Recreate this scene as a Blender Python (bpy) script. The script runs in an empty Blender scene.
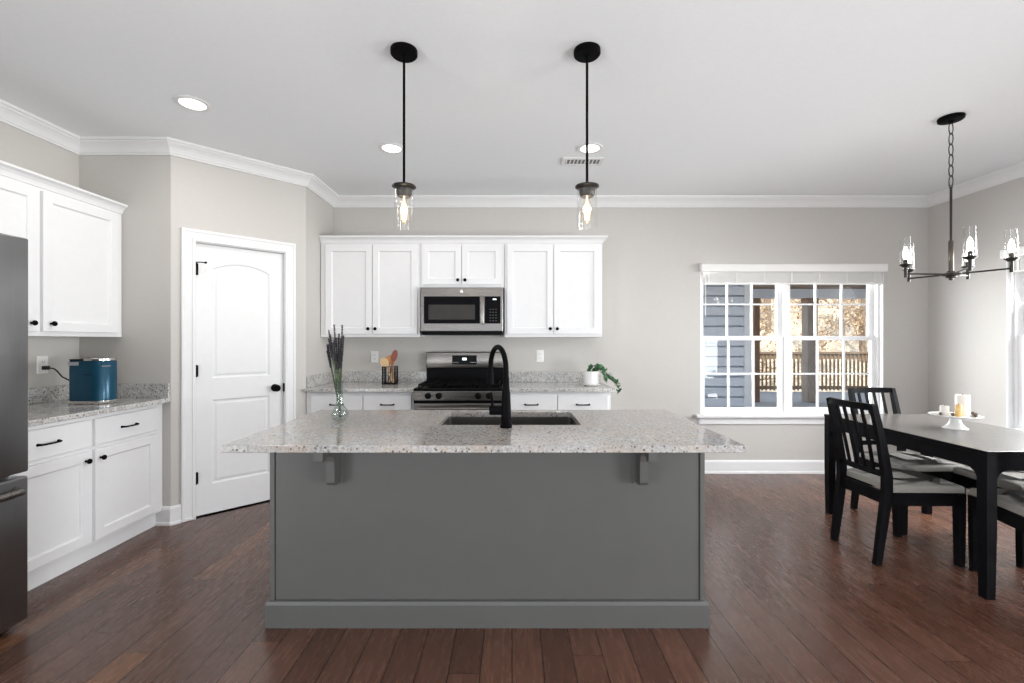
import bpy, bmesh, math, random
from mathutils import Vector, Matrix
random.seed(7)
C = bpy.context.scene.collection
PI = math.pi
H = 1.32                      # eye height
CZ = 2.76                     # ceiling height
XL, XR, YB, YF = -3.12, 4.17, 4.56, -3.6   # room shell

# ------------------------------------------------------------------ camera
cam = bpy.data.objects.new('camera', bpy.data.cameras.new('camera'))
C.objects.link(cam)
cam.location = (0, 0, H)
cam.rotation_euler = (PI/2, 0, 0)
cam.data.sensor_width = 36.0
cam.data.lens = 36.0*455/1024
cam.data.clip_start = 0.05
bpy.context.scene.camera = cam

# ------------------------------------------------------------------ world, sun, large area lights, exposure
world = bpy.data.worlds.new('sky'); bpy.context.scene.world = world
world.use_nodes = True
bg = world.node_tree.nodes['Background']
bg.inputs[0].default_value = (0.80, 0.89, 1.0, 1); bg.inputs[1].default_value = 2.3

def lamp(name, kind, loc, energy, color=(1, 1, 1), rot=(0, 0, 0), **kw):
    d = bpy.data.lights.new(name, kind); d.energy = energy; d.color = color
    for k, v in kw.items(): setattr(d, k, v)
    o = bpy.data.objects.new(name, d); C.objects.link(o)
    o.location = loc; o.rotation_euler = rot
    return o
lamp('sun', 'SUN', (-6, -10, 12), 6.6, (1.0, 0.95, 0.87), (math.radians(46), 0, math.radians(-28)), angle=0.01)
# daylight through the living-room windows behind the viewpoint and the glazed door in the right wall
for i, x in enumerate((-1.55, 0.75, 3.05)):
    lamp('window_daylight_rear', 'AREA', (x, YF-0.5, 0.55), 36, (0.95, 0.98, 1.0), (PI/2+0.5, 0, 0),
         shape='RECTANGLE', size=1.9, size_y=1.1)
lamp('window_daylight_side', 'AREA', (XR+0.35, -0.9, 0.75), 315, (0.96, 0.985, 1.0), (0, PI/2+0.12, 0),
     shape='RECTANGLE', size=1.4, size_y=1.9)
lamp('fill_light_left', 'AREA', (XL-0.35, -1.3, 0.95), 170, (0.96, 0.985, 1.0), (0, -(PI/2+0.35), 0),  # added fill lamp to brighten the right wall, no known window here
     shape='RECTANGLE', size=1.4, size_y=1.9)
lamp('window_daylight_dining', 'AREA', (XR+0.2, 2.92, 1.40), 140, (0.97, 0.98, 1.0), (0, PI/2-0.4, 0),
     shape='RECTANGLE', size=1.4, size_y=1.8, spread=math.radians(115))
lamp('window_daylight_kitchen', 'AREA', (2.45, YB+0.75, 1.45), 115, (0.98, 0.985, 1.0), (-PI/2+0.35, 0, math.radians(42)),
     shape='RECTANGLE', size=1.8, size_y=1.4, spread=math.radians(125))

vs = bpy.context.scene.view_settings
vs.view_transform = 'Standard'; vs.look = 'None'; vs.gamma = 1.0; vs.use_curve_mapping = False
vs.exposure = -0.45
bpy.context.scene.cycles.max_bounces = 10
bpy.context.scene.cycles.diffuse_bounces = 6
bpy.context.scene.cycles.transparent_max_bounces = 24
bpy.context.scene.cycles.caustics_reflective = False
bpy.context.scene.cycles.caustics_refractive = False
bpy.context.scene.cycles.sample_clamp_indirect = 4.0

# ------------------------------------------------------------------ materials
class NT:
    def __init__(s, name):
        s.m = bpy.data.materials.new(name); s.m.use_nodes = True
        s.t = s.m.node_tree; s.n = s.t.nodes; s.l = s.t.links
        s.b = s.n['Principled BSDF']; s.out = s.n['Material Output']
    def add(s, typ, **kw):
        n = s.n.new(typ)
        for k, v in kw.items(): setattr(n, k, v)
        return n
    def lk(s, a, b): s.l.new(a, b)
    def math(s, op, a, b=None):
        n = s.add('ShaderNodeMath', operation=op)
        for i, v in enumerate((a, b)):
            if v is None: continue
            if isinstance(v, (int, float)): n.inputs[i].default_value = v
            else: s.lk(v, n.inputs[i])
        return n.outputs[0]
    def ramp(s, fac, stops, interp='LINEAR'):
        n = s.add('ShaderNodeValToRGB'); cr = n.color_ramp; cr.interpolation = interp
        while len(cr.elements) < len(stops): cr.elements.new(0.5)
        for e, (p, c) in zip(cr.elements, stops):
            e.position = p; e.color = (*c, 1) if len(c) == 3 else c
        s.lk(fac, n.inputs[0]); return n.outputs[0]
    def noise(s, vec, scale, detail=3, rough=0.5):
        n = s.add('ShaderNodeTexNoise'); n.inputs['Scale'].default_value = scale
        n.inputs['Detail'].default_value = detail; n.inputs['Roughness'].default_value = rough
        if vec is not None: s.lk(vec, n.inputs['Vector'])
        return n.outputs['Fac']
    def mix(s, fac, a, b, blend='MIX'):
        n = s.add('ShaderNodeMix', data_type='RGBA', blend_type=blend)
        for sock, v in ((n.inputs['Factor'], fac), (n.inputs['A'], a), (n.inputs['B'], b)):
            if isinstance(v, (int, float)): sock.default_value = v
            elif isinstance(v, tuple): sock.default_value = (*v, 1)
            else: s.lk(v, sock)
        return n.outputs['Result']
    def coord(s, scale=(1, 1, 1), rot=(0, 0, 0), kind='Object'):
        tc = s.add('ShaderNodeTexCoord'); mp = s.add('ShaderNodeMapping')
        mp.inputs['Scale'].default_value = scale; mp.inputs['Rotation'].default_value = rot
        s.lk(tc.outputs[kind], mp.inputs[0]); return mp.outputs[0]
    def bump(s, h, strength=0.2, dist=0.002):
        n = s.add('ShaderNodeBump'); n.inputs['Strength'].default_value = strength
        n.inputs['Distance'].default_value = dist
        s.lk(h, n.inputs['Height']); s.lk(n.outputs[0], s.b.inputs['Normal'])

def pm(name, col, rough=0.5, metal=0.0, var=0.05, scale=12, stretch=(1, 1, 1), bump=0.0, spec=None, coat=0.0, rvar=0.0):
    t = NT(name); v = t.coord(stretch)
    f = t.noise(v, scale, 4)
    lo = tuple(max(0, c*(1-var)) for c in col); hi = tuple(min(1, c*(1+var)) for c in col)
    t.lk(t.ramp(f, [(0.3, lo), (0.7, hi)]), t.b.inputs['Base Color'])
    t.b.inputs['Roughness'].default_value = rough; t.b.inputs['Metallic'].default_value = metal
    if rvar:
        t.lk(t.ramp(f, [(0.3, (rough-rvar,)*3), (0.7, (rough+rvar,)*3)]), t.b.inputs['Roughness'])
    if spec is not None: t.b.inputs['Specular IOR Level'].default_value = spec
    if coat: t.b.inputs['Coat Weight'].default_value = coat; t.b.inputs['Coat Roughness'].default_value = 0.15
    if bump: t.bump(f, bump)
    return t.m

def emission(name, col, strength):
    t = NT(name)
    t.b.inputs['Base Color'].default_value = (*col, 1)
    t.b.inputs['Emission Color'].default_value = (*col, 1); t.b.inputs['Emission Strength'].default_value = strength
    return t.m

def thin_glass(name, tint=(0.97, 0.98, 0.98), gl=0.06, edge=0.5, rough=0.02):
    t = NT(name)
    tr = t.add('ShaderNodeBsdfTransparent'); tr.inputs[0].default_value = (*tint, 1)
    g = t.add('ShaderNodeBsdfGlossy'); g.inputs['Roughness'].default_value = rough
    lw = t.add('ShaderNodeLayerWeight'); lw.inputs[0].default_value = 0.5
    p = t.math('POWER', lw.outputs['Facing'], 3.0)
    f = t.math('ADD', t.math('MULTIPLY', p, edge), gl)
    mx = t.add('ShaderNodeMixShader'); t.lk(f, mx.inputs[0]); t.lk(tr.outputs[0], mx.inputs[1]); t.lk(g.outputs[0], mx.inputs[2])
    t.lk(mx.outputs[0], t.out.inputs[0]); return t.m

def granite(name, warm, lev=1.0):
    t = NT(name); v = t.coord(kind='Object')
    n1 = t.noise(v, 7, 4, 0.6); n2 = t.noise(v, 80, 5, 0.7); n3 = t.noise(v, 120, 3, 0.6); n4 = t.noise(v, 26, 3, 0.6)
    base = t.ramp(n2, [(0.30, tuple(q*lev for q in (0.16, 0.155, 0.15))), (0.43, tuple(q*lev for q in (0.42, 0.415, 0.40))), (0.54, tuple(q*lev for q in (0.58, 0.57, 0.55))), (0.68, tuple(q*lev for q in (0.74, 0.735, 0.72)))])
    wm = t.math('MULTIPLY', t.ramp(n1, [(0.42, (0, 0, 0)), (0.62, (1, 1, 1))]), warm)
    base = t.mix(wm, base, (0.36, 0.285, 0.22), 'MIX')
    gm = t.ramp(n4, [(0.51, (0, 0, 0)), (0.62, (1, 1, 1))])
    base = t.mix(t.math('MULTIPLY', gm, 0.65), base, (0.30, 0.29, 0.29))
    vo = t.add('ShaderNodeTexVoronoi'); vo.inputs['Scale'].default_value = 70; t.lk(v, vo.inputs['Vector'])
    near = t.math('LESS_THAN', t.math('ADD', vo.outputs['Distance'], t.math('MULTIPLY', n3, 0.35)), 0.50)
    wn = t.add('ShaderNodeTexWhiteNoise'); t.lk(vo.outputs['Position'], wn.inputs['Vector'])
    pick = t.math('GREATER_THAN', wn.outputs['Value'], 0.58)
    sp = t.math('MULTIPLY', near, pick)
    dark = t.ramp(wn.outputs['Value'], [(0.58, (0.09, 0.085, 0.085)), (0.90, (0.14, 0.10, 0.08)), (0.95, (0.03, 0.03, 0.035))])
    base = t.mix(t.math('MULTIPLY', sp, 0.92), base, dark)
    t.lk(base, t.b.inputs['Base Color']); t.b.inputs['Roughness'].default_value = 0.13; t.b.inputs['Specular IOR Level'].default_value = 1.0
    return t.m

def floor_mat():
    t = NT('dark_hardwood_planks'); W, L = 0.127, 1.25
    tc = t.add('ShaderNodeTexCoord'); sp = t.add('ShaderNodeSeparateXYZ'); t.lk(tc.outputs['Object'], sp.inputs[0])
    x, y = sp.outputs[0], sp.outputs[1]
    u = t.math('DIVIDE', x, W); row = t.math('FLOOR', u)
    wn = t.add('ShaderNodeTexWhiteNoise', noise_dimensions='1D'); t.lk(row, wn.inputs['W'])
    vv = t.math('ADD', t.math('DIVIDE', y, L), t.math('MULTIPLY', wn.outputs['Value'], 7.31)); colm = t.math('FLOOR', vv)
    cb = t.add('ShaderNodeCombineXYZ'); t.lk(row, cb.inputs[0]); t.lk(colm, cb.inputs[1])
    w2 = t.add('ShaderNodeTexWhiteNoise'); t.lk(cb.outputs[0], w2.inputs['Vector'])
    base = t.ramp(w2.outputs['Value'], [(0.0, (0.060, 0.024, 0.014)), (0.3, (0.080, 0.034, 0.021)), (0.6, (0.098, 0.043, 0.027)),
                                        (0.88, (0.118, 0.053, 0.033)), (1.0, (0.170, 0.072, 0.030))])
    # grain, long along the boards and shifted board by board
    mp = t.add('ShaderNodeVectorMath', operation='MULTIPLY'); mp.inputs[1].default_value = (14, 1.6, 1); t.lk(tc.outputs['Object'], mp.inputs[0])
    ad = t.add('ShaderNodeVectorMath', operation='MULTIPLY_ADD'); t.lk(cb.outputs[0], ad.inputs[0]); ad.inputs[1].default_value = (3.7, 5.3, 0); t.lk(mp.outputs[0], ad.inputs[2])
    g = t.noise(ad.outputs[0], 3.0, 6, 0.65)
    base = t.mix(t.ramp(g, [(0.32, (0.7, 0.7, 0.7)), (0.54, (0, 0, 0))]), base, (0.042, 0.017, 0.011), 'MIX')
    blot = t.noise(tc.outputs['Object'], 2.2, 3)
    base = t.mix(t.math('MULTIPLY', blot, 0.35), base, (0.125, 0.064, 0.045))
    du = t.math('ABSOLUTE', t.math('SUBTRACT', t.math('FRACT', u), 0.5))
    dv = t.math('ABSOLUTE', t.math('SUBTRACT', t.math('FRACT', vv), 0.5))
    gap = t.math('MAXIMUM', t.math('GREATER_THAN', du, 0.481), t.math('GREATER_THAN', dv, 0.4988))
    base = t.mix(t.math('MULTIPLY', gap, 0.9), base, (0.010, 0.005, 0.004))
    t.lk(base, t.b.inputs['Base Color'])
    rip = t.noise(t.coord((13, 0.8, 1)), 3.0, 2)
    hgt = t.math('SUBTRACT', t.math('ADD', t.math('MULTIPLY', rip, 0.8), t.math('MULTIPLY', g, 0.25)), t.math('MULTIPLY', gap, 1.0))
    t.bump(hgt, 0.11, 0.003)
    t.lk(t.ramp(g, [(0.3, (0.22,)*3), (0.7, (0.31,)*3)]), t.b.inputs['Roughness'])
    t.b.inputs['Specular IOR Level'].default_value = 0.55
    return t.m

def steel(name, col, rough=0.28, axis='x', var=0.12):
    t = NT(name)
    st = {'x': (1.5, 90, 160), 'y': (90, 1.5, 160), 'z': (160, 160, 1.5)}[axis]
    f = t.noise(t.coord(st), 3.0, 3)
    t.lk(t.ramp(f, [(0.3, tuple(c*(1-var) for c in col)), (0.7, tuple(min(1, c*(1+var)) for c in col))]), t.b.inputs['Base Color'])
    t.b.inputs['Metallic'].default_value = 1.0
    t.lk(t.ramp(f, [(0.3, (rough-var*0.4,)*3), (0.7, (rough+var*0.4,)*3)]), t.b.inputs['Roughness'])
    t.b.inputs['Anisotropic'].default_value = 0.6
    return t.m

M = {}
M['wall'] = pm('greige_wall_paint', (0.525, 0.505, 0.477), 0.65, var=0.015, scale=60, bump=0.03)
M['ceiling'] = pm('white_ceiling_paint', (0.84, 0.86, 0.88), 0.8, var=0.012, scale=60, bump=0.03)
M['trim'] = pm('white_trim_paint', (0.76, 0.76, 0.76), 0.5, var=0.01, scale=20, spec=0.25)
M['cab'] = pm('white_cabinet_paint', (0.75, 0.75, 0.755), 0.5, var=0.01, scale=20, spec=0.25)
M['vinyl'] = pm('white_window_vinyl', (0.86, 0.86, 0.86), 0.35, var=0.01, scale=20)
M['floor'] = floor_mat()
M['granite'] = granite('speckled_granite', 0.12, 0.95)
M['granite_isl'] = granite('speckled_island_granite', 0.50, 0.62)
M['island'] = pm('grey_island_paint', (0.084, 0.083, 0.0795), 0.45, var=0.03, scale=9)
M['oak'] = pm('pale_edge_wood', (0.42, 0.34, 0.22), 0.5, var=0.1, scale=8, stretch=(20, 20, 1))
M['black'] = pm('matte_black_metal', (0.004, 0.004, 0.0045), 0.40, 0.0, var=0.1, scale=30, spec=0.02)
M['blackgloss'] = pm('black_glass', (0.006, 0.006, 0.007), 0.12, var=0.1, scale=10, spec=0.03)
M['enamel'] = pm('black_enamel', (0.006, 0.006, 0.0065), 0.25, var=0.15, scale=20, spec=0.03)
M['iron'] = pm('cast_iron', (0.006, 0.006, 0.0065), 0.6, 0.0, spec=0.03, var=0.2, scale=60, bump=0.1)
M['steel'] = steel('brushed_stainless', (0.215, 0.20, 0.187), 0.28, 'x', 0.05)
M['steel_basin'] = steel('satin_sink_steel', (0.20, 0.185, 0.17), 0.36, 'x')
M['blacksteel'] = steel('black_stainless', (0.26, 0.26, 0.265), 0.30, 'z', 0.05)
M['chrome'] = pm('polished_chrome', (0.70, 0.69, 0.67), 0.14, 1.0, var=0.03, scale=10)
M['nickel'] = pm('brushed_nickel', (0.075, 0.065, 0.055), 0.3, 1.0, var=0.05, scale=10)
M['bronze'] = pm('dark_bronze', (0.030, 0.026, 0.023), 0.34, 0.6, var=0.15, scale=18)
M['blue'] = pm('teal_blue_metallic_enamel', (0.008, 0.060, 0.105), 0.28, 0.3, var=0.06, scale=14, spec=0.3, coat=0.1)
M['greyplastic'] = pm('pale_grey_plastic', (0.40, 0.42, 0.44), 0.4, var=0.03)
M['rubber'] = pm('black_rubber', (0.010, 0.010, 0.010), 0.6, var=0.1)
M['plastic'] = pm('white_plastic', (0.82, 0.81, 0.79), 0.35, var=0.01)
M['ventgrey'] = pm('grey_duct_interior', (0.22, 0.22, 0.22), 0.7)
M['darkhole'] = pm('dark_slot', (0.02, 0.02, 0.02), 0.7, var=0.1)
M['glass'] = thin_glass('clear_window_glass', (0.97, 0.98, 0.98), 0.014, 0.35, 0.005)
M['shade'] = thin_glass('clear_shade_glass', (0.985, 0.985, 0.98), 0.03, 0.28, 0.08)
M['vase'] = thin_glass('clear_vase_glass', (0.90, 0.93, 0.92), 0.05, 0.7, 0.02)
M['bulbglass'] = thin_glass('warm_bulb_glass', (1.0, 0.95, 0.86), 0.03, 0.3, 0.05)
M['filament'] = emission('glowing_filament', (1.0, 0.78, 0.46), 12)
M['flame_bulb'] = emission('glowing_candle_bulb', (1.0, 0.93, 0.82), 9)
M['downlight'] = emission('glowing_diffuser', (1.0, 0.97, 0.92), 9)
M['display'] = emission('lit_clock_digits', (0.85, 0.95, 1.0), 2.0)
M['tablewood'] = pm('black_stained_wood', (0.0055, 0.0055, 0.0065), 0.42, var=0.35, scale=5, stretch=(3, 40, 3), bump=0.05, spec=0.04)
M['tabletop'] = pm('tabletop_painted_sheen', (0.125, 0.116, 0.107), 0.24, var=0.35, scale=5, stretch=(40, 2.5, 3), bump=0.06, spec=0.9)  # black wood lightened, reflected wall and window light painted into the colour
M['fabric'] = pm('grey_beige_seat_fabric', (0.26, 0.245, 0.222), 0.9, var=0.12, scale=160, bump=0.35)
M['wax'] = pm('ivory_candle_wax', (0.76, 0.73, 0.67), 0.45, var=0.03)
M['amber'] = pm('amber_votive_glass', (0.72, 0.47, 0.16), 0.25, var=0.2, scale=20)
M['ceramic'] = pm('white_glazed_ceramic', (0.84, 0.84, 0.83), 0.15, var=0.01)
M['pewter'] = pm('grey_plate_rim', (0.22, 0.20, 0.18), 0.4, 0.4, var=0.4, scale=35)
M['cone'] = pm('dried_pod', (0.10, 0.07, 0.05), 0.8, var=0.3, scale=50)
M['spoon'] = pm('honey_wood', (0.50, 0.25, 0.09), 0.5, var=0.2, scale=8, stretch=(20, 20, 2))
M['spoon_pale'] = pm('pale_beech_wood', (0.62, 0.42, 0.22), 0.5, var=0.15, scale=8, stretch=(20, 20, 2))
M['spoon_dark'] = pm('red_brown_wood', (0.22, 0.055, 0.035), 0.45, var=0.25, scale=8, stretch=(20, 20, 2))
M['stem'] = pm('dried_green_stem', (0.055, 0.085, 0.035), 0.7, var=0.25, scale=40)
M['lavender'] = pm('dried_lavender_bud', (0.022, 0.019, 0.026), 0.85, var=0.5, scale=90)
M['leaf'] = pm('glossy_green_leaf', (0.085, 0.20, 0.095), 0.35, var=0.45, scale=25)
M['soil'] = pm('dark_soil', (0.03, 0.02, 0.015), 0.9, var=0.4, scale=60, bump=0.4)
M['siding'] = pm('blue_grey_siding', (0.66, 0.72, 0.81), 0.6, var=0.04, scale=6, stretch=(2, 1, 20))
M['sidingtrim'] = pm('white_grey_corner_board', (0.78, 0.82, 0.86), 0.55, var=0.02)
M['deckwood'] = pm('weathered_grey_deck_board', (0.34, 0.36, 0.40), 0.7, var=0.2, scale=4, stretch=(1, 14, 1))
M['postwood'] = pm('weathered_porch_post', (0.33, 0.28, 0.24), 0.75, var=0.25, scale=4, stretch=(14, 14, 1))
M['railwood'] = pm('brown_railing_wood', (0.28, 0.20, 0.13), 0.75, var=0.25, scale=5, stretch=(1, 12, 12))
M['cedar'] = pm('brown_cedar_ceiling', (0.22, 0.13, 0.08), 0.7, var=0.2, scale=5, stretch=(12, 1, 1))
M['bark'] = pm('grey_brown_bark', (0.26, 0.20, 0.15), 0.9, var=0.5, scale=8, stretch=(5, 5, 1), bump=0.6)
M['dryleaf'] = pm('tan_dry_leaf', (0.47, 0.33, 0.20), 0.8, var=0.7, scale=6)
M['litter'] = pm('leaf_litter_ground', (0.60, 0.50, 0.38), 0.95, var=0.65, scale=9, bump=0.6)

# ------------------------------------------------------------------ mesh helpers
def offset(poly, d):
    """inset a counter-clockwise polygon by d with mitred corners"""
    n = len(poly); out = []
    for i in range(n):
        p0, p1, p2 = Vector(poly[i-1]), Vector(poly[i]), Vector(poly[(i+1) % n])
        a = (p1-p0).normalized(); b = (p2-p1).normalized()
        na, nb = Vector((-a.y, a.x)), Vector((-b.y, b.x))
        m = (na+nb)/(1+max(-0.9, na.dot(nb)))
        out.append(tuple(p1+m*d))
    return out
def rect(u0, u1, v0, v1): return [(u0, v0), (u1, v0), (u1, v1), (u0, v1)]
FRONT = lambda u, v, w: (u, -w, v)              # a face looking towards -Y
TOP = lambda u, v, w: (u, v, w)

class MB:
    def __init__(s): s.bm = bmesh.new()
    def _merge(s, t, mtx=None):
        if mtx is not None: bmesh.ops.transform(t, matrix=mtx, verts=t.verts)
        me = bpy.data.meshes.new('tmp'); t.to_mesh(me); t.free(); s.bm.from_mesh(me); bpy.data.meshes.remove(me)
        return s
    def box(s, x0, x1, y0, y1, z0, z1, bev=0.0, seg=2, mtx=None):
        t = bmesh.new(); bmesh.ops.create_cube(t, size=1)
        for v in t.verts:
            v.co = Vector(((x0+x1)/2+v.co.x*(x1-x0), (y0+y1)/2+v.co.y*(y1-y0), (z0+z1)/2+v.co.z*(z1-z0)))
        if bev: bmesh.ops.bevel(t, geom=t.edges[:], offset=bev, segments=seg, affect='EDGES', profile=0.5)
        return s._merge(t, mtx)
    def stack(s, poly, loops, fmap=FRONT, cap0=True, cap1=True):
        """polygon loops (inset, height) stitched one after the other"""
        t = bmesh.new(); prev = None
        for k, (ins, w) in enumerate(loops):
            pl = offset(poly, ins) if abs(ins) > 1e-9 else poly
            cur = [t.verts.new(fmap(u, v, w)) for u, v in pl]
            if prev:
                n = len(cur)
                for i in range(n): t.faces.new((prev[i], prev[(i+1) % n], cur[(i+1) % n], cur[i]))
            elif cap0: t.faces.new(list(reversed(cur)))
            prev = cur
        if cap1: t.faces.new(prev)
        bmesh.ops.recalc_face_normals(t, faces=t.faces[:])
        return s._merge(t)
    def plate(s, outer, holes, w0, w1, fmap=FRONT, hole_loops=None):
        """plate from w0 to w1 with holes through it, or with stepped recesses when hole_loops is given"""
        t = bmesh.new(); rings = {}
        for side, w in ((0, w0), (1, w1)):
            edges = []; loops = []
            hs = holes if (hole_loops is None or side == 1) else []
            for pl in [outer]+list(hs):
                vs_ = [t.verts.new(fmap(u, v, w)) for u, v in pl]; loops.append(vs_)
                for i in range(len(vs_)): edges.append(t.edges.new((vs_[i], vs_[(i+1) % len(vs_)])))
            rings[side] = loops
            bmesh.ops.triangle_fill(t, use_beauty=True, use_dissolve=False, edges=edges)
        def bridge(a, b):
            n = len(a)
            for i in range(n): t.faces.new((a[i], a[(i+1) % n], b[(i+1) % n], b[i]))
        bridge(rings[0][0], rings[1][0])
        if hole_loops is None:
            for a, b in zip(rings[0][1:], rings[1][1:]): bridge(a, b)
        else:
            for pl, ring in zip(holes, rings[1][1:]):
                prev = ring
                for ins, w in hole_loops:
                    cur = [t.verts.new(fmap(u, v, w)) for u, v in offset(pl, ins)]
                    bridge(prev, cur); prev = cur
                t.faces.new(prev)
        bmesh.ops.recalc_face_normals(t, faces=t.faces[:])
        return s._merge(t)
    def lathe(s, prof, c=(0, 0, 0), seg=24, axis='z', mtx=None):
        t = bmesh.new(); rings = []
        for r, z in prof:
            if r < 1e-6: rings.append([t.verts.new((0, 0, z))])
            else: rings.append([t.verts.new((r*math.cos(2*PI*i/seg), r*math.sin(2*PI*i/seg), z)) for i in range(seg)])
        for a, b in zip(rings, rings[1:]):
            if len(a) == 1 and len(b) == 1: continue
            for i in range(seg):
                j = (i+1) % seg
                if len(a) == 1: t.faces.new((a[0], b[j], b[i]))
                elif len(b) == 1: t.faces.new((a[i], a[j], b[0]))
                else: t.faces.new((a[i], a[j], b[j], b[i]))
        for rg, rev in ((rings[0], True), (rings[-1], False)):
            if len(rg) > 1 and prof[0] != prof[-1]: t.faces.new(list(reversed(rg)) if rev else rg)
        if prof[0] == prof[-1]: bmesh.ops.remove_doubles(t, verts=t.verts[:], dist=1e-6)
        m = Matrix.Translation(c)
        if axis == 'y-': m = m @ Matrix.Rotation(PI/2, 4, 'X')      # z -> -y
        if axis == 'x': m = m @ Matrix.Rotation(PI/2, 4, 'Y')       # z -> +x
        if axis == 'x-': m = m @ Matrix.Rotation(-PI/2, 4, 'Y')
        if mtx is not None: m = mtx @ m
        bmesh.ops.recalc_face_normals(t, faces=t.faces[:])
        return s._merge(t, m)
    def tube(s, pts, r, seg=10, closed=False, flat=None):
        """tube through points; r a number or one per point; flat=(a,b) makes a rectangular section"""
        pts = [Vector(p) for p in pts]; n = len(pts); t = bmesh.new(); rings = []
        up = None
        for i, p in enumerate(pts):
            if closed: d = (pts[(i+1) % n]-pts[i-1]).normalized()
            else: d = (pts[min(i+1, n-1)]-pts[max(i-1, 0)]).normalized()
            if up is None:
                ref = Vector((0, 0, 1)) if abs(d.z) < 0.9 else Vector((0, 1, 0))
                a = d.cross(ref).normalized()
            else:
                a = (up-d*up.dot(d)).normalized()
            up = a; b = d.cross(a)
            if flat:
                fa, fb = flat if not isinstance(flat, list) else flat[i]
                ring = [t.verts.new(p+a*sa*fa/2+b*sb*fb/2) for sa, sb in ((-1, -1), (1, -1), (1, 1), (-1, 1))]
            else:
                rr = r[i] if isinstance(r, (list, tuple)) else r
                ring = [t.verts.new(p+(a*math.cos(2*PI*k/seg)+b*math.sin(2*PI*k/seg))*rr) for k in range(seg)]
            rings.append(ring)
        m = len(rings[0])
        prs = list(zip(rings, rings[1:])) + ([(rings[-1], rings[0])] if closed else [])
        for ra, rb in prs:
            for k in range(m): t.faces.new((ra[k], ra[(k+1) % m], rb[(k+1) % m], rb[k]))
        if not closed: t.faces.new(list(reversed(rings[0]))); t.faces.new(rings[-1])
        bmesh.ops.recalc_face_normals(t, faces=t.faces[:])
        return s._merge(t)
    def build(s, name, mat, parent=None, smooth=False, origin=None, auto=35):
        if origin is not None: bmesh.ops.translate(s.bm, verts=s.bm.verts, vec=-Vector(origin))
        me = bpy.data.meshes.new(name); s.bm.to_mesh(me); s.bm.free()
        me.materials.append(M[mat] if isinstance(mat, str) else mat)
        if smooth:
            me.shade_smooth()
            try: me.set_sharp_from_angle(angle=math.radians(auto))
            except Exception: pass
        o = bpy.data.objects.new(name, me); C.objects.link(o)
        if parent is not None: o.parent = parent
        elif origin is not None: o.location = origin
        return o

def tag(o, label, cat, group=None, kind=None):
    if label: o['label'] = label
    if cat: o['category'] = cat
    if group: o['group'] = group
    if kind: o['kind'] = kind
    return o
def thing(name, label, cat, loc=(0, 0, 0), rz=0.0, group=None, kind=None):
    o = bpy.data.objects.new(name, None); C.objects.link(o); o.empty_display_size = 0.1
    o.location = loc; o.rotation_euler = (0, 0, rz)
    return tag(o, label, cat, group, kind)
def kids(o): return [c for c in o.children]
def dup(root, loc=None, rz=None, label=None):
    def cp(o, par):
        c = o.copy(); C.objects.link(c)
        if par is not None: c.parent = par
        for k in kids(o): cp(k, c)
        return c
    r = cp(root, None)
    if loc is not None: r.location = loc
    if rz is not None: r.rotation_euler = (0, 0, rz)
    if label: r['label'] = label
    return r

# ------------------------------------------------------------------ room shell
S = 'structure'
o = MB().box(XL-0.15, XR+0.15, YF-0.15, YB+0.15, -0.12, 0).build('floor', 'floor'); tag(o, 'dark red-brown hardwood plank floor of the whole room', 'floor', kind=S)
o = MB().box(XL-0.15, XR+0.15, YF-0.15, YB+0.15, CZ, CZ+0.15).build('ceiling', 'ceiling'); tag(o, 'flat white ceiling over kitchen and dining area', 'ceiling', kind=S)

def wall(name, p0, p1, label, holes=(), t=0.14, ext0=0.0, ext1=0.0):
    p0, p1 = Vector(p0), Vector(p1); d = (p1-p0).normalized(); n = Vector((d.y, -d.x)); L = (p1-p0).length
    fm = lambda u, v, w: (p0.x+d.x*u+n.x*w, p0.y+d.y*u+n.y*w, v)
    m = MB(); m.plate(rect(-ext0, L+ext1, 0, CZ), [rect(*h) for h in holes], -t, 0, fm)
    return tag(m.build(name, 'wall'), label, 'wall', kind=S)
A, B_, Cc, D_ = (-3.12, 3.28), (-2.46, 3.28), (-1.79, 3.95), (-1.79, 4.56)
WIN = (1.885, 3.727, 0.580, 2.085)           # kitchen window opening in the back wall
wall('wall_left', (XL, YF), A, 'greige wall behind the fridge and blue appliance', [(-2.3-YF, -0.3-YF, 0.02, 2.1)])  # opening behind the viewpoint is added to let the left fill lamp in
wall('wall_pantry_corner', A, B_, 'short greige pantry wall at the end of the left counter', t=0.10)
DU0, DU1, DZ = 0.152, 0.769, 2.06
wall('wall_pantry_front', B_, Cc, 'angled greige pantry wall holding the white arched door', [(DU0-0.012, DU1+0.012, 0.0, DZ+0.012)], t=0.12)
wall('wall_pantry_side', Cc, D_, 'narrow greige pantry wall beside the upper cabinets', t=0.10)
wall('wall_back', D_, (XR, YB), 'long greige wall behind the range and dining window', [(WIN[0]-D_[0], WIN[1]-D_[0], WIN[2], WIN[3])], ext1=0.14)
# the right wall runs towards the viewpoint: u = YB - y
WR = (2.0, 3.84)
wall('wall_right', (XR, YB), (XR, YF), 'greige wall on the dining side with two openings',
     [(YB-WR[1], YB-WR[0], WIN[2], WIN[3]), (YB-0.05, YB+1.85, 0.02, 2.1)], ext1=0.14)
wall('wall_front', (XR, YF), (XL, YF), 'living-room wall behind the viewpoint with three tall glazed openings',
     [(XR-3.05-1.0, XR-3.05+1.0, 0.02, 2.4), (XR-0.75-1.0, XR-0.75+1.0, 0.02, 2.4), (XR+1.55-1.0, XR+1.55+1.0, 0.02, 2.4)], ext1=0.14)

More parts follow.
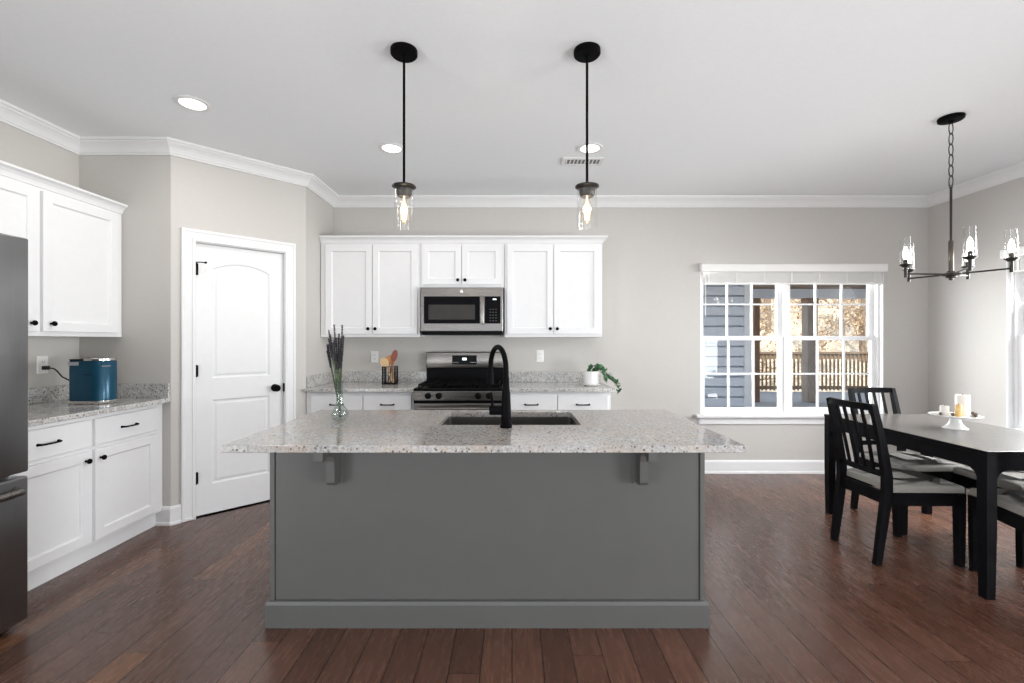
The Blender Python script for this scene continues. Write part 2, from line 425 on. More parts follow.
def sweep(name, path, prof, mat, closed, label, cat, kind=S):
    n = len(path); P = [Vector(p) for p in path]; m = MB(); t = m.bm; rings = []
    for i in range(n):
        ds = []
        if closed or i > 0: ds.append((P[i]-P[i-1]).normalized())
        if closed or i < n-1: ds.append((P[(i+1) % n]-P[i]).normalized())
        ns = [Vector((d.y, -d.x)) for d in ds]
        mit = ns[0] if len(ns) == 1 else (ns[0]+ns[1])/(1+ns[0].dot(ns[1]))
        rings.append([t.verts.new((P[i].x+mit.x*a, P[i].y+mit.y*a, z)) for a, z in prof])
    k = len(prof)
    for i in range(n if closed else n-1):
        a, b = rings[i], rings[(i+1) % n]
        for j in range(k): t.faces.new((a[j], a[(j+1) % k], b[(j+1) % k], b[j]))
    if not closed: t.faces.new(rings[0]); t.faces.new(rings[-1])
    bmesh.ops.recalc_face_normals(t, faces=t.faces[:])
    return tag(m.build(name, mat), label, cat, kind=kind)
CR = [(0, CZ-0.098), (0.012, CZ-0.098), (0.013, CZ-0.088), (0.020, CZ-0.083), (0.026, CZ-0.070), (0.038, CZ-0.052), (0.054, CZ-0.036),
      (0.066, CZ-0.028), (0.072, CZ-0.018), (0.082, CZ-0.016), (0.084, CZ-0.0), (0, CZ)]
sweep('trim_1', [(XL, YF), A, B_, Cc, D_, (XR, YB), (XR, YF)], CR, 'trim', True, 'white crown molding where the walls meet the ceiling', 'crown molding')
BP = [(0, 0), (0.022, 0), (0.022, 0.016), (0.016, 0.024), (0.015, 0.115), (0.010, 0.128), (0.006, 0.132), (0, 0.132)]
dg = Vector((0.7071, 0.7071))
bd = lambda u: (B_[0]+dg.x*u, B_[1]+dg.y*u)
sweep('baseboard_back', [(0.862, YB), (XR, YB), (XR, 0.0)], BP, 'trim', False, 'white baseboard along the dining walls', 'baseboard')
sweep('baseboard_left', [(-2.57, 3.28), B_, bd(0.059)], BP, 'trim', False, 'short white baseboard wrapping the pantry corner', 'baseboard')
sweep('baseboard_right', [bd(0.862), Cc, (-1.79, 3.99)], BP, 'trim', False, 'short white baseboard beside the pantry door knob side', 'baseboard')

# ------------------------------------------------------------------ pantry door (local x along the angled wall, -y into the room)
dr = thing('door_1', 'white two-panel arched pantry door in its casing', 'door', (B_[0], B_[1], 0), PI/4, kind=S)
def arch(u0, u1, v0, v1, rise, n=14):
    pts = [(u0, v0), (u1, v0)]
    for i in range(n+1):
        f = i/n; u = u1+(u0-u1)*f
        pts.append((u, v1-rise+rise*math.sin(PI*f)**0.8 if 0 < f < 1 else v1-rise))
    return pts
m = MB(); sl = rect(DU0+0.003, DU1-0.003, 0.012, DZ-0.004)
holes = [arch(DU0+0.105, DU1-0.105, 1.040, 1.93, 0.055), rect(DU0+0.105, DU1-0.105, 0.235, 0.875)]
m.plate(sl, holes, -0.055, -0.020, FRONT, [(0.010, -0.028), (0.018, -0.0285), (0.034, -0.023)])
m.build('door_leaf', 'trim', dr)
m = MB()
for u0, u1 in ((DU0-0.012, DU0), (DU1, DU1+0.012)): m.box(u0, u1, 0.0, 0.12, 0, DZ)
m.box(DU0-0.012, DU1+0.012, 0.0, 0.12, DZ, DZ+0.012)
m.build('door_jamb', 'trim', dr)
m = MB()
cw = 0.092
pl = [(DU0-cw, 0), (DU0-0.004, 0), (DU0-0.004, DZ+0.004), (DU1+0.004, DZ+0.004), (DU1+0.004, 0), (DU1+cw, 0), (DU1+cw, DZ+cw), (DU0-cw, DZ+cw)]
m.stack(pl, [(0, 0), (0, 0.014), (0.004, 0.019), (0.018, 0.020), (0.024, 0.015), (0.030, 0.014)])
m.build('door_casing', 'trim', dr)
for z in (1.86, 1.10, 0.30):
    m = MB(); m.tube([(DU0+0.001, -0.004, z-0.045), (DU0+0.001, -0.004, z+0.045)], 0.0065, 8); m.box(DU0-0.006, DU0+0.014, -0.002, 0.018, z-0.042, z+0.042)
    if z > 1.5:
        m.tube([(DU0+0.001, -0.004, z+0.05), (DU0+0.02, -0.03, z+0.05), (DU0+0.055, -0.032, z+0.05)], 0.004, 8); m.lathe([(0, 0), (0.008, 0), (0.008, 0.012), (0, 0.012)], (DU0+0.055, -0.026, z+0.05), 10, 'y-')
    m.build('hinge', 'black', dr, True)
m = MB(); kz = 0.935
m.lathe([(0, 0), (0.031, 0), (0.031, 0.006), (0.026, 0.010), (0.011, 0.012), (0.010, 0.030), (0.020, 0.036), (0.0285, 0.048), (0.0275, 0.060), (0.018, 0.069), (0, 0.071)], (DU1-0.065, 0.020, kz), 22, 'y-')
m.build('knob', 'black', dr, True)
MB().box(DU1-0.004, DU1+0.005, -0.004, 0.016, kz-0.035, kz+0.035, 0.001).build('strike_plate', 'black', dr)

# ------------------------------------------------------------------ windows (local x along the wall, +y outwards)
def ring_part(name, mat, par, u0, u1, v0, v1, wl, wr, wb, wt, y0, y1):
    m = MB(); m.plate(rect(u0, u1, v0, v1), [rect(u0+wl, u1-wr, v0+wb, v1-wt)], -y1, -y0)
    return m.build(name, mat, par)
def window(name, loc, rz, label, W, z0, z1, mull):
    r = thing(name, label, 'window', loc, rz, kind=S)
    ring_part('window_frame', 'vinyl', r, 0.001, W-0.001, z0+0.001, z1-0.001, 0.028, 0.028, 0.02, 0.02, 0.045, 0.139)
    ring_part('window_jamb', 'trim', r, 0.0005, W-0.0005, z0+0.0005, z1-0.0005, 0.010, 0.010, 0.010, 0.010, 0.0, 0.046)
    MB().box(mull-0.022, mull+0.022, 0.055, 0.139, z0+0.02, z1-0.02, 0.003).build('window_mullion', 'vinyl', r)
    MB().box(-0.055, W+0.055, -0.055, 0.0, z0-0.018, z0+0.012, 0.006).box(0.0105, W-0.0105, -0.002, 0.07, z0+0.002, z0+0.014).build('window_sill', 'trim', r)
    m = MB(); m.stack(rect(-0.02, W+0.02, z0-0.090, z0-0.018), [(0, 0), (0, 0.012), (0.006, 0.017), (0.02, 0.017)]); m.build('window_apron', 'trim', r)
    zm = 1.352
    for a, b in ((0.028, mull-0.022), (mull+0.022, W-0.028)):
        for lo, hi, y0 in ((zm-0.02, z1-0.02, 0.100), (z0+0.022, zm+0.022, 0.066)):
            y1 = y0+0.034
            s = ring_part('window_sash', 'vinyl', r, a, b, lo, hi, 0.045, 0.045, 0.045, 0.04, y0, y1)
            ia, ib, il, ih = a+0.045, b-0.045, lo+0.045, hi-0.04
            MB().box(ia-0.004, ib+0.004, (y0+y1)/2-0.003, (y0+y1)/2+0.003, il-0.004, ih+0.004).build('window_glass', 'glass', s)
            m = MB(); yc = (y0+y1)/2
            for k in (1, 2): u = ia+(ib-ia)*k/3; m.box(u-0.009, u+0.009, yc-0.008, yc+0.008, il-0.002, ih+0.002)
            zc = (il+ih)/2; m.box(ia-0.002, ib+0.002, yc-0.0075, yc+0.0075, zc-0.008, zc+0.008)
            m.build('window_muntins', 'vinyl', s)
        if True:
            MB().box((a+b)/2-0.03, (a+b)/2+0.03, 0.052, 0.068, zm+0.008, zm+0.024, 0.003).build('window_lock', 'vinyl', r)
    return r
window('window_1', (WIN[0], YB, 0), 0, 'white double-hung twin window looking out on the porch', WIN[1]-WIN[0], WIN[2], WIN[3], 2.782-WIN[0])
window('window_2', (XR, WR[1], 0), -PI/2, 'white double-hung window beside the dining table, cut by the picture edge', WR[1]-WR[0], WIN[2], WIN[3], 0.92)

def blind(loc, rz, W, ztop, label):
    r = thing('window_blind', label, 'blind', loc, rz, 'raised white window blinds')
    m = MB(); m.stack([(-0.062, -0.008), (-0.012, -0.008), (-0.004, 0.004), (-0.004, 0.072), (-0.062, 0.072)] if False else rect(-0.01, W+0.008, ztop-0.072, ztop+0.008), [(0, 0.004), (0, 0.040), (0.006, 0.048), (0.014, 0.050)])
    m.build('valance', 'plastic', r)
    m = MB(); z = ztop-0.066
    for k in range(17): m.box(0.018, W-0.018, 0.006, 0.044, z-0.0042-k*0.0062, z-k*0.0062, mtx=None)
    m.build('slats', 'plastic', r)
    MB().box(0.018, W-0.018, 0.004, 0.044, z-0.125, z-0.108, 0.003).build('bottom_rail', 'plastic', r)
    for k in range(7):
        u = 0.09+(W-0.18)*k/6
        MB().box(u-0.006, u+0.006, 0.0025, 0.005, z-0.122, z+0.01).build('ladder_tape', 'plastic', r)
    MB().tube([(0.05, -0.004, ztop-0.07), (0.052, -0.006, ztop-0.52)], 0.004, 8).build('tilt_wand', 'plastic', r)
    return r
blind((WIN[0], YB, 0), 0, WIN[1]-WIN[0], WIN[3], 'white blind raised to a stack above the porch window')
blind((XR, WR[1], 0), -PI/2, WR[1]-WR[0], WIN[3], 'white raised blind on the dining-side window, mostly out of view')

# ------------------------------------------------------------------ cabinets (local: x along the wall, front towards -y)
def shaker(name, par, u0, u1, v0, v1, y, t=0.020, rail=0.058):
    m = MB(); m.stack(rect(u0, u1, v0, v1), [(0, 0), (0, t-0.002), (0.002, t), (rail, t), (rail+0.004, t-0.003), (rail+0.007, t-0.010), (rail+0.012, t-0.011)],
                      lambda u, v, w: (u, y-w, v))
    return m.build(name, 'cab', par)
def slab(name, par, u0, u1, v0, v1, y, t=0.020):
    m = MB(); m.stack(rect(u0, u1, v0, v1), [(0, 0), (0, t-0.003), (0.003, t)], lambda u, v, w: (u, y-w, v))
    return m.build(name, 'cab', par)
def knob(par, u, v, y):
    MB().lathe([(0, 0), (0.006, 0), (0.006, 0.014), (0.011, 0.017), (0.0155, 0.023), (0.0145, 0.029), (0.008, 0.033), (0, 0.0335)], (u, y, v), 16, 'y-').build('knob', 'black', par, True)
def pull(par, u, v, y, L=0.128):
    m = MB(); h = L/2
    m.tube([(u-h, y-0.001, v), (u-h+0.004, y-0.02, v), (u-h+0.016, y-0.027, v), (u, y-0.030, v), (u+h-0.016, y-0.027, v), (u+h-0.004, y-0.02, v), (u+h, y-0.001, v)],
           [0.0068, 0.0058, 0.005, 0.0048, 0.005, 0.0058, 0.0068], 10)
    for s in (-1, 1): m.lathe([(0, 0), (0.0085, 0), (0.0075, 0.006), (0, 0.007)], (u+s*h, y, v), 12, 'y-')
    m.build('handle', 'black', par, True)
def base_cabinet(loc, rz, W, label, spans, depth=0.60):
    r = thing('base_cabinet', label, 'cabinet', loc, rz, 'white base cabinets')
    MB().box(0, W, -depth, 0, 0.105, 0.884).box(0.002, W-0.002, -depth+0.05, -0.002, 0.0, 0.105).build('body', 'cab', r)
    MB().box(0, W, -depth+0.040, -depth+0.05, 0.0, 0.104).build('toe_kick', 'cab', r)
    n = len(spans)
    for i, (a, b) in enumerate(spans):
        d = slab('drawer', r, a, b, 0.695, 0.856, -depth); pull(d, (a+b)/2, 0.774, -depth-0.020, 0.110)
        d = shaker('door', r, a, b, 0.125, 0.672, -depth); knob(d, (b-0.036) if i % 2 == 0 else (a+0.032), 0.618, -depth-0.020)
    return r
def wall_cabinet(loc, rz, W, z0, z1, label, spans, depth=0.31, knobz=0.048, kin=0.030):
    r = thing('wall_cabinet', label, 'cabinet', loc, rz, 'white wall cabinets')
    MB().box(0, W, -depth, 0, z0, z1, 0.0015).build('body', 'cab', r)
    for i, (a, b) in enumerate(spans):
        d = shaker('door', r, a, b, z0+0.028, z1-0.018, -depth, rail=0.055); knob(d, (b-kin) if i % 2 == 0 else (a+kin), z0+0.028+knobz, -depth-0.020)
    return r
# left wall, facing +X: local x = world y
LY = 2.16
base_cabinet((XL+0.003, LY, 0), PI/2, 3.276-LY, 'white base cabinet under the blue appliance, two drawers over two doors', [(0.04, 2.700-LY), (2.728-LY, 3.205-LY)])
wall_cabinet((XL, LY, 0), PI/2, 3.276-LY, 1.352, 2.235, 'white two-door wall cabinet above the blue appliance', [(0.03, 2.682-LY), (2.708-LY, 3.225-LY)], kin=0.044)
# back wall
base_cabinet((-1.787, YB-0.003, 0), 0, 0.940, 'white base cabinet between the pantry and the range', [(0.045, 0.492), (0.500, 0.915)])
base_cabinet((-0.072, YB-0.003, 0), 0, 0.932, 'white base cabinet under the potted trailing plant', [(0.02, 0.460), (0.468, 0.905)])
wall_cabinet((-1.785, YB, 0), 0, 0.925, 1.362, 2.235, 'tall white two-door wall cabinet above the utensil basket', [(0.050, 0.482), (0.488, 0.905)])
wall_cabinet((-0.857, YB, 0), 0, 0.785, 1.822, 2.235, 'short white two-door wall cabinet above the microwave', [(0.022, 0.385), (0.391, 0.760)], knobz=0.040)
wall_cabinet((-0.068, YB, 0), 0, 0.910, 1.362, 2.235, 'tall white two-door wall cabinet above the trailing plant', [(0.022, 0.452), (0.458, 0.888)])
CP = [(0, 2.2355), (0.006, 2.2355), (0.010, 2.248), (0.016, 2.262), (0.028, 2.276), (0.040, 2.284), (0.046, 2.288), (0.046, 2.300), (0, 2.300)]
sweep('cabinet_molding', [(-1.785, 4.25), (0.842, 4.25), (0.842, YB-0.001)], CP, 'cab', False, 'white crown strip along the tops of the range-wall cabinets', 'molding', kind='thing')
sweep('cabinet_molding', [(XL+0.31, LY), (XL+0.31, 3.277)], CP, 'cab', False, 'white crown strip on top of the cabinet over the blue appliance', 'molding', kind='thing')

# ------------------------------------------------------------------ counters
ct = thing('countertop', 'speckled granite countertop under the blue appliance', 'countertop', (-2.79, 2.72, 0.885), group='granite countertops')
MB().box(XL+0.002, -2.452, LY, 3.278, 0.885, 0.916, 0.004).build('slab', 'granite', ct, origin=ct.location)
MB().box(XL+0.002, XL+0.022, LY, 3.278, 0.9165, 1.018, 0.002).build('backsplash', 'granite', ct, origin=ct.location)
MB().box(XL+0.0225, -2.462, 3.258, 3.278, 0.9165, 1.018, 0.002).build('backsplash', 'granite', ct, origin=ct.location)
ct = thing('countertop', 'speckled granite countertop under the utensil basket', 'countertop', (-1.32, 4.2, 0.885), group='granite countertops')
MB().box(-1.788, -0.847, 3.912, YB-0.002, 0.885, 0.916, 0.004).build('slab', 'granite', ct, origin=ct.location)
MB().box(-1.788, -0.847, YB-0.022, YB-0.002, 0.9165, 1.018, 0.002).build('backsplash', 'granite', ct, origin=ct.location)
MB().box(-1.788, -1.768, 3.955, YB-0.0225, 0.9165, 1.018, 0.002).build('backsplash', 'granite', ct, origin=ct.location)
ct = thing('countertop', 'speckled granite countertop under the potted trailing plant', 'countertop', (0.40, 4.2, 0.885), group='granite countertops')
MB().box(-0.074, 0.885, 3.912, YB-0.002, 0.885, 0.916, 0.004).build('slab', 'granite', ct, origin=ct.location)
MB().box(-0.074, 0.885, YB-0.022, YB-0.002, 0.9165, 1.018, 0.002).build('backsplash', 'granite', ct, origin=ct.location)

# ------------------------------------------------------------------ fridge
fr = thing('refrigerator', 'black stainless refrigerator cut by the picture edge', 'refrigerator', (-2.66, 1.667, 0))
O = Vector((-2.66, 1.661, 0))
MB().box(-3.10, -2.33, 1.205, 2.105, 0.03, 1.775, 0.004).build('body', 'blacksteel', fr, origin=O)
for a, b, hy in ((1.66, 2.110, 1.70), (1.200, 1.650, 1.61)):
    d = MB().box(-2.325, -2.245, a, b, 0.718, 1.798, 0.008, 3).build('door', 'blacksteel', fr, True, origin=O)
    MB().tube([(-2.246, hy, 0.85), (-2.19, hy, 0.87), (-2.19, hy, 1.62), (-2.246, hy, 1.64)], 0.011, 10).build('handle', 'steel', d, True, origin=O)
d = MB().box(-2.325, -2.245, 1.200, 2.110, 0.035, 0.700, 0.012, 3).build('freezer_drawer', 'blacksteel', fr, True, origin=O)
MB().tube([(-2.246, 1.26, 0.645), (-2.195, 1.28, 0.645), (-2.195, 2.03, 0.645), (-2.246, 2.05, 0.645)], 0.017, 12).build('handle', 'steel', d, True, origin=O)
MB().box(-2.40, -2.335, 1.21, 2.10, 0.0, 0.032).build('toe_grille', 'enamel', fr, origin=O)

# ------------------------------------------------------------------ range
RX0, RX1, RF = -0.841, -0.079, 3.865
rg = thing('range', 'stainless gas range with black cooktop between the base cabinets', 'range', (-0.46, 4.2, 0)); O = rg.location
MB().box(RX0, RX1, 3.90, YB-0.01, 0.06, 0.895).box(RX0+0.03, RX1-0.03, 3.95, YB-0.05, 0.0, 0.06).build('body', 'steel', rg, origin=O)
m = MB(); m.stack(rect(RX0, RX1, 3.885, 4.47), [(0, 0.896), (0, 0.915), (0.006, 0.921), (0.03, 0.921), (0.05, 0.912)], TOP); m.build('cooktop', 'enamel', rg, origin=O)
bgd = MB().box(RX0, RX1, 4.475, YB-0.008, 0.915, 1.058).build('backguard_base', 'enamel', rg, origin=O)
bgd = MB().box(RX0-0.002, RX1+0.002, 4.450, YB-0.008, 1.058, 1.218, 0.010, 3).build('backguard', 'steel', rg, True, origin=O)
ds = MB().box(-0.585, -0.345, 4.4455, 4.449, 1.095, 1.185, 0.001).build('display_panel', 'blackgloss', bgd, origin=O)
MB().box(-0.485, -0.445, 4.4440, 4.4450, 1.138, 1.160).build('clock_digits', 'display', bgd, origin=O)
for i in range(4):
    for u0 in (-0.575, -0.405): MB().box(u0+i*0.014, u0+i*0.014+0.008, 4.4442, 4.4452, 1.112, 1.118).build('touch_button', 'greyplastic', bgd, origin=O)
MB().box(RX0+0.003, RX1-0.003, RF+0.012, 3.8995, 0.793, 0.8175).build('vent_gap', 'enamel', rg, origin=O)
MB().box(RX0, RX1, RF, 3.8995, 0.818, 0.897, 0.004).build('control_panel', 'steel', rg, origin=O)
for x in (-0.714, -0.622, -0.287, -0.195):
    m = MB(); m.lathe([(0, 0), (0.027, 0), (0.027, 0.004), (0.021, 0.006), (0.0195, 0.030), (0.016, 0.034), (0, 0.034)], (x, RF-0.0005, 0.858), 20, 'y-')
    m.box(x-0.004, x+0.004, RF-0.040, RF-0.012, 0.838, 0.878, 0.0015); m.build('knob', 'enamel', rg, True, origin=O)
for x, ry in ((-0.68, 4.05), (-0.68, 4.32), (-0.24, 4.05), (-0.24, 4.32), (-0.46, 4.18)):
    MB().lathe([(0, 0), (0.048, 0), (0.048, 0.010), (0.036, 0.014), (0.034, 0.022), (0, 0.023)], (x, ry, 0.913), 20).build('burner', 'iron', rg, True, origin=O)
for x0, x1 in ((RX0+0.03, -0.585), (-0.575, -0.345), (-0.335, RX1-0.03)):
    m = MB(); z0, z1 = 0.938, 0.952; ya, yb = 3.93, 4.44
    for y in (ya, yb-0.012, (ya+yb)/2): m.box(x0, x1, y, y+0.012, z0, z1, 0.002)
    for x in (x0, x1-0.012, (x0+x1)/2-0.006): m.box(x, x+0.012, ya, yb, z0, z1, 0.002)
    for y in (ya+0.11, yb-0.13): m.box(x0, x1, y, y+0.010, z0, z1, 0.002)
    for x in (x0, x1-0.012):
        for y in (ya, yb-0.012): m.box(x, x+0.012, y, y+0.012, 0.921, z0)
    m.build('grate', 'iron', rg, origin=O)
d = MB().box(RX0+0.002, RX1-0.002, RF+0.002, 3.8995, 0.225, 0.792, 0.006).build('oven_door', 'steel', rg, origin=O)
MB().box(RX0+0.10, RX1-0.10, RF-0.002, RF+0.0015, 0.33, 0.67, 0.001).build('oven_window', 'blackgloss', d, origin=O)
MB().tube([(RX0+0.05, RF+0.001, 0.755), (RX0+0.05, RF-0.045, 0.755), (RX1-0.05, RF-0.045, 0.755), (RX1-0.05, RF+0.001, 0.755)], 0.012, 12).build('handle', 'steel', d, True, origin=O)
MB().box(RX0+0.002, RX1-0.002, RF+0.002, 3.8995, 0.07, 0.215, 0.006).build('storage_drawer', 'steel', rg, origin=O)

# ------------------------------------------------------------------ microwave
MX0, MX1, MF = -0.836, -0.083, 4.155
mw = thing('microwave', 'stainless microwave mounted over the gas range', 'microwave', (-0.465, 4.35, 1.384)); O = mw.location
MB().box(MX0, MX1, MF+0.032, YB-0.002, 1.413, 1.818).build('body', 'greyplastic', mw, origin=O)
MB().box(MX0+0.01, MX1-0.01, MF+0.012, YB-0.01, 1.380, 1.4125, 0.004).build('vent_base', 'enamel', mw, origin=O)
fc = MB(); fc.stack(rect(MX0, MX1, 1.414, 1.815), [(0, 0), (0, 0.026), (0.004, 0.030)], lambda u, v, w: (u, MF+0.031-w, v)); fc = fc.build('door', 'steel', mw, origin=O)
m = MB(); m.stack(rect(-0.804, -0.294, 1.484, 1.732), [(0, 0), (0, 0.002), (0.004, 0.003), (0.036, 0.003), (0.039, 0.0015)], lambda u, v, w: (u, MF-w, v)); m.build('window_surround', 'blackgloss', fc, origin=O)
MB().box(-0.762, -0.338, MF-0.0026, MF-0.002, 1.508, 1.656).build('window_mesh', pm('dark_grey_screen', (0.040, 0.036, 0.033), 0.3, var=0.1, spec=0.15), fc, origin=O)
cp = MB().box(-0.248, MX1-0.022, MF-0.003, MF+0.0005, 1.484, 1.732, 0.001).build('control_panel', 'blackgloss', mw, origin=O)
MB().box(-0.175, -0.143, MF-0.0042, MF-0.0035, 1.700, 1.710).build('clock_digits', 'display', cp, origin=O)
m = MB()
for i in range(3):
    for j in range(5): m.box(-0.205+i*0.026, -0.191+i*0.026, MF-0.0040, MF-0.0034, 1.505+j*0.026, 1.513+j*0.026)
m.build('keypad', pm('dim_keypad_print', (0.045, 0.045, 0.045), 0.4), cp, origin=O)
MB().box(-0.288, -0.254, MF-0.036, MF-0.020, 1.478, 1.738, 0.006, 3).box(-0.279, -0.263, MF-0.021, MF+0.002, 1.490, 1.512).box(-0.279, -0.263, MF-0.021, MF+0.002, 1.705, 1.727).build('handle', 'steel', fc, True, origin=O)
m = MB(); m.lathe([(0, 0), (0.0155, 0), (0.0155, 0.002), (0.0125, 0.003), (0.012, 0.0015), (0, 0.0015)], (-0.462, MF+0.0005, 1.776), 24, 'y-')
m.tube([(-0.468, MF-0.0022, 1.778), (-0.465, MF-0.0022, 1.783), (-0.461, MF-0.0022, 1.778), (-0.463, MF-0.0022, 1.771), (-0.458, MF-0.0022, 1.776), (-0.455, MF-0.0022, 1.770)], 0.0012, 6)
m.build('round_badge', 'chrome', fc, True, origin=O)

# ------------------------------------------------------------------ island
SK = (-0.362, 0.338, 2.215, 2.625)
IX0, IX1, IF, IB = -1.122, 0.893, 2.11, 2.675
isl = thing('kitchen_island', 'grey painted kitchen island base under the granite top', 'kitchen island', (-0.115, 2.38, 0)); O = isl.location
MB().box(IX0+0.012, IX1-0.012, IF+0.012, IB, 0.0, 0.66).plate(rect(IX0+0.012, IX1-0.012, IF+0.012, IB), [rect(SK[0]-0.03, SK[1]+0.03, SK[2]-0.03, IB-0.003)], 0.66, 0.883, TOP).build('body', 'island', isl, origin=O)
MB().box(IX0+0.024, IX1-0.024, IF+0.004, IF+0.0115, 0.121, 0.882).build('front_panel', 'island', isl, origin=O)
for x0, x1 in ((IX0, IX0+0.022), (IX1-0.022, IX1)):
    MB().box(x0, x1, IF-0.004, IF+0.0115, 0.121, 0.882, 0.002).build('corner_trim', 'island', isl, origin=O)
for x0, x1 in ((IX0-0.0005, IX0+0.0115), (IX1-0.0115, IX1+0.0005)):
    MB().box(x0, x1, IF+0.012, IF+0.030, 0.121, 0.882).build('edge_strip', 'oak' if x0 < 0 else 'island', isl, origin=O)
    MB().box(x0+0.002, x1-0.0, IF+0.031, IB, 0.121, 0.882).build('side_panel', 'island', isl, origin=O)
IBP = [(0, 0), (0.016, 0), (0.016, 0.105), (0.010, 0.118), (0.003, 0.121), (0, 0.121)]
bb = sweep('base_molding', [(IX0, IB), (IX0, IF), (IX1, IF), (IX1, IB)], IBP, 'island', False, None, None, kind=None)
for v in bb.data.vertices: v.co -= O
bb.parent = isl
for cx, fx in ((-0.816, -1), (0.594, 1)):
    pr = [(0, 0.0), (0.200, 0.0), (0.200, -0.066), (0.188, -0.071), (0.176, -0.072), (0.166, -0.064), (0.150, -0.056), (0.128, -0.053), (0.104, -0.058), (0.084, -0.074), (0.074, -0.100),
          (0.072, -0.150), (0.070, -0.195), (0.055, -0.212), (0, -0.212)]
    fm = lambda u, v, w: (cx-0.019+w*0.038, IF+0.004-u, 0.881+v)
    m = MB(); m.stack(pr[::-1], [(0, 0), (0, 1)], fm); cb = m.build('corbel', 'island', isl, origin=O)
    MB().box(cx-0.033, cx+0.033, IF-0.004, IF+0.0035, 0.660, 0.881, 0.002).build('mount_plate', 'island', cb, origin=O)
    MB().box(cx-0.027, cx+0.027, IF-0.205, IF-0.0045, 0.8815, 0.8835).build('top_pad', 'island', cb, origin=O)

# island worktop with sink cut-out
CT = (-1.138, 0.914, 1.775, 2.705)
m = MB(); t_ = m
def rrect(x0, x1, y0, y1, r, n=5):
    pts = []
    for cx, cy, a0 in ((x1-r, y0+r, -PI/2), (x1-r, y1-r, 0), (x0+r, y1-r, PI/2), (x0+r, y0+r, PI)):
        for i in range(n+1): a = a0+PI/2*i/n; pts.append((cx+r*math.cos(a), cy+r*math.sin(a)))
    return pts
hole = rrect(*SK, 0.022)
m.plate(rect(*CT), [hole], 0.885, 0.914, TOP)
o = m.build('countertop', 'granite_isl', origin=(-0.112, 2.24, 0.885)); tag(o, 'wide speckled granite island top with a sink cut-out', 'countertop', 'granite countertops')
bv = o.modifiers.new('edge', 'BEVEL'); bv.width = 0.003; bv.segments = 2; bv.limit_method = 'ANGLE'
sk = thing('kitchen_sink', 'undermount stainless sink set in the island top', 'sink', (-0.012, 2.42, 0.70)); O = sk.location
m = MB(); bm_ = rrect(SK[0]-0.008, SK[1]+0.008, SK[2]-0.008, SK[3]+0.008, 0.03)
m.stack(bm_, [(-0.02, 0.882), (-0.02, 0.884), (0.0, 0.884), (0.004, 0.700), (0.022, 0.684), (0.10, 0.680)], TOP, cap0=False); m.build('basin', 'steel_basin', sk, True, origin=O)
MB().lathe([(0, 0), (0.050, 0), (0.055, 0.003), (0.045, 0.005), (0.030, 0.002), (0, 0.002)], (-0.012, 2.44, 0.6805), 24).build('drain', 'chrome', sk, True, origin=O)

# faucet
FX, FY = -0.028, 2.150
fa = thing('faucet', 'tall matte black gooseneck faucet on the island top', 'faucet', (FX, FY, 0.914)); O = fa.location
MB().lathe([(0, 0), (0.0285, 0), (0.0285, 0.012), (0.024, 0.018), (0.0225, 0.10), (0.020, 0.16), (0.0155, 0.20), (0.0145, 0.24), (0, 0.24)], (0, 0, 0.0003), 24).build('body', 'black', fa, True)
ex, ey = -0.083, 0.205; L = math.hypot(ex, ey); R_ = L/2
pts = [(0, 0, 0.235)]
for i in range(21):
    a = PI-PI*1.0*i/20; s = (R_+R_*math.cos(a))/L
    pts.append((ex*s, ey*s, 0.268+R_*math.sin(a)))
pts.append((ex*1.0, ey*1.0, 0.250))
MB().tube(pts, 0.0128, 14).build('spout', 'black', fa, True)
MB().lathe([(0, 0), (0.0165, 0), (0.0175, 0.008), (0.0165, 0.055), (0.0138, 0.075), (0, 0.075)], (ex*1.02, ey*1.02, 0.185), 18).build('spray_head', 'black', fa, True)
hd = MB().lathe([(0, 0), (0.0215, 0), (0.0215, 0.058), (0.019, 0.061), (0, 0.061)], (-0.018, 0, 0.080), 20, 'x-').build('handle', 'black', fa, True)
MB().tube([(-0.064, 0, 0.096), (-0.066, -0.003, 0.130), (-0.070, -0.010, 0.168)], [0.0065, 0.0055, 0.0050], 10).build('lever', 'black', hd, True)

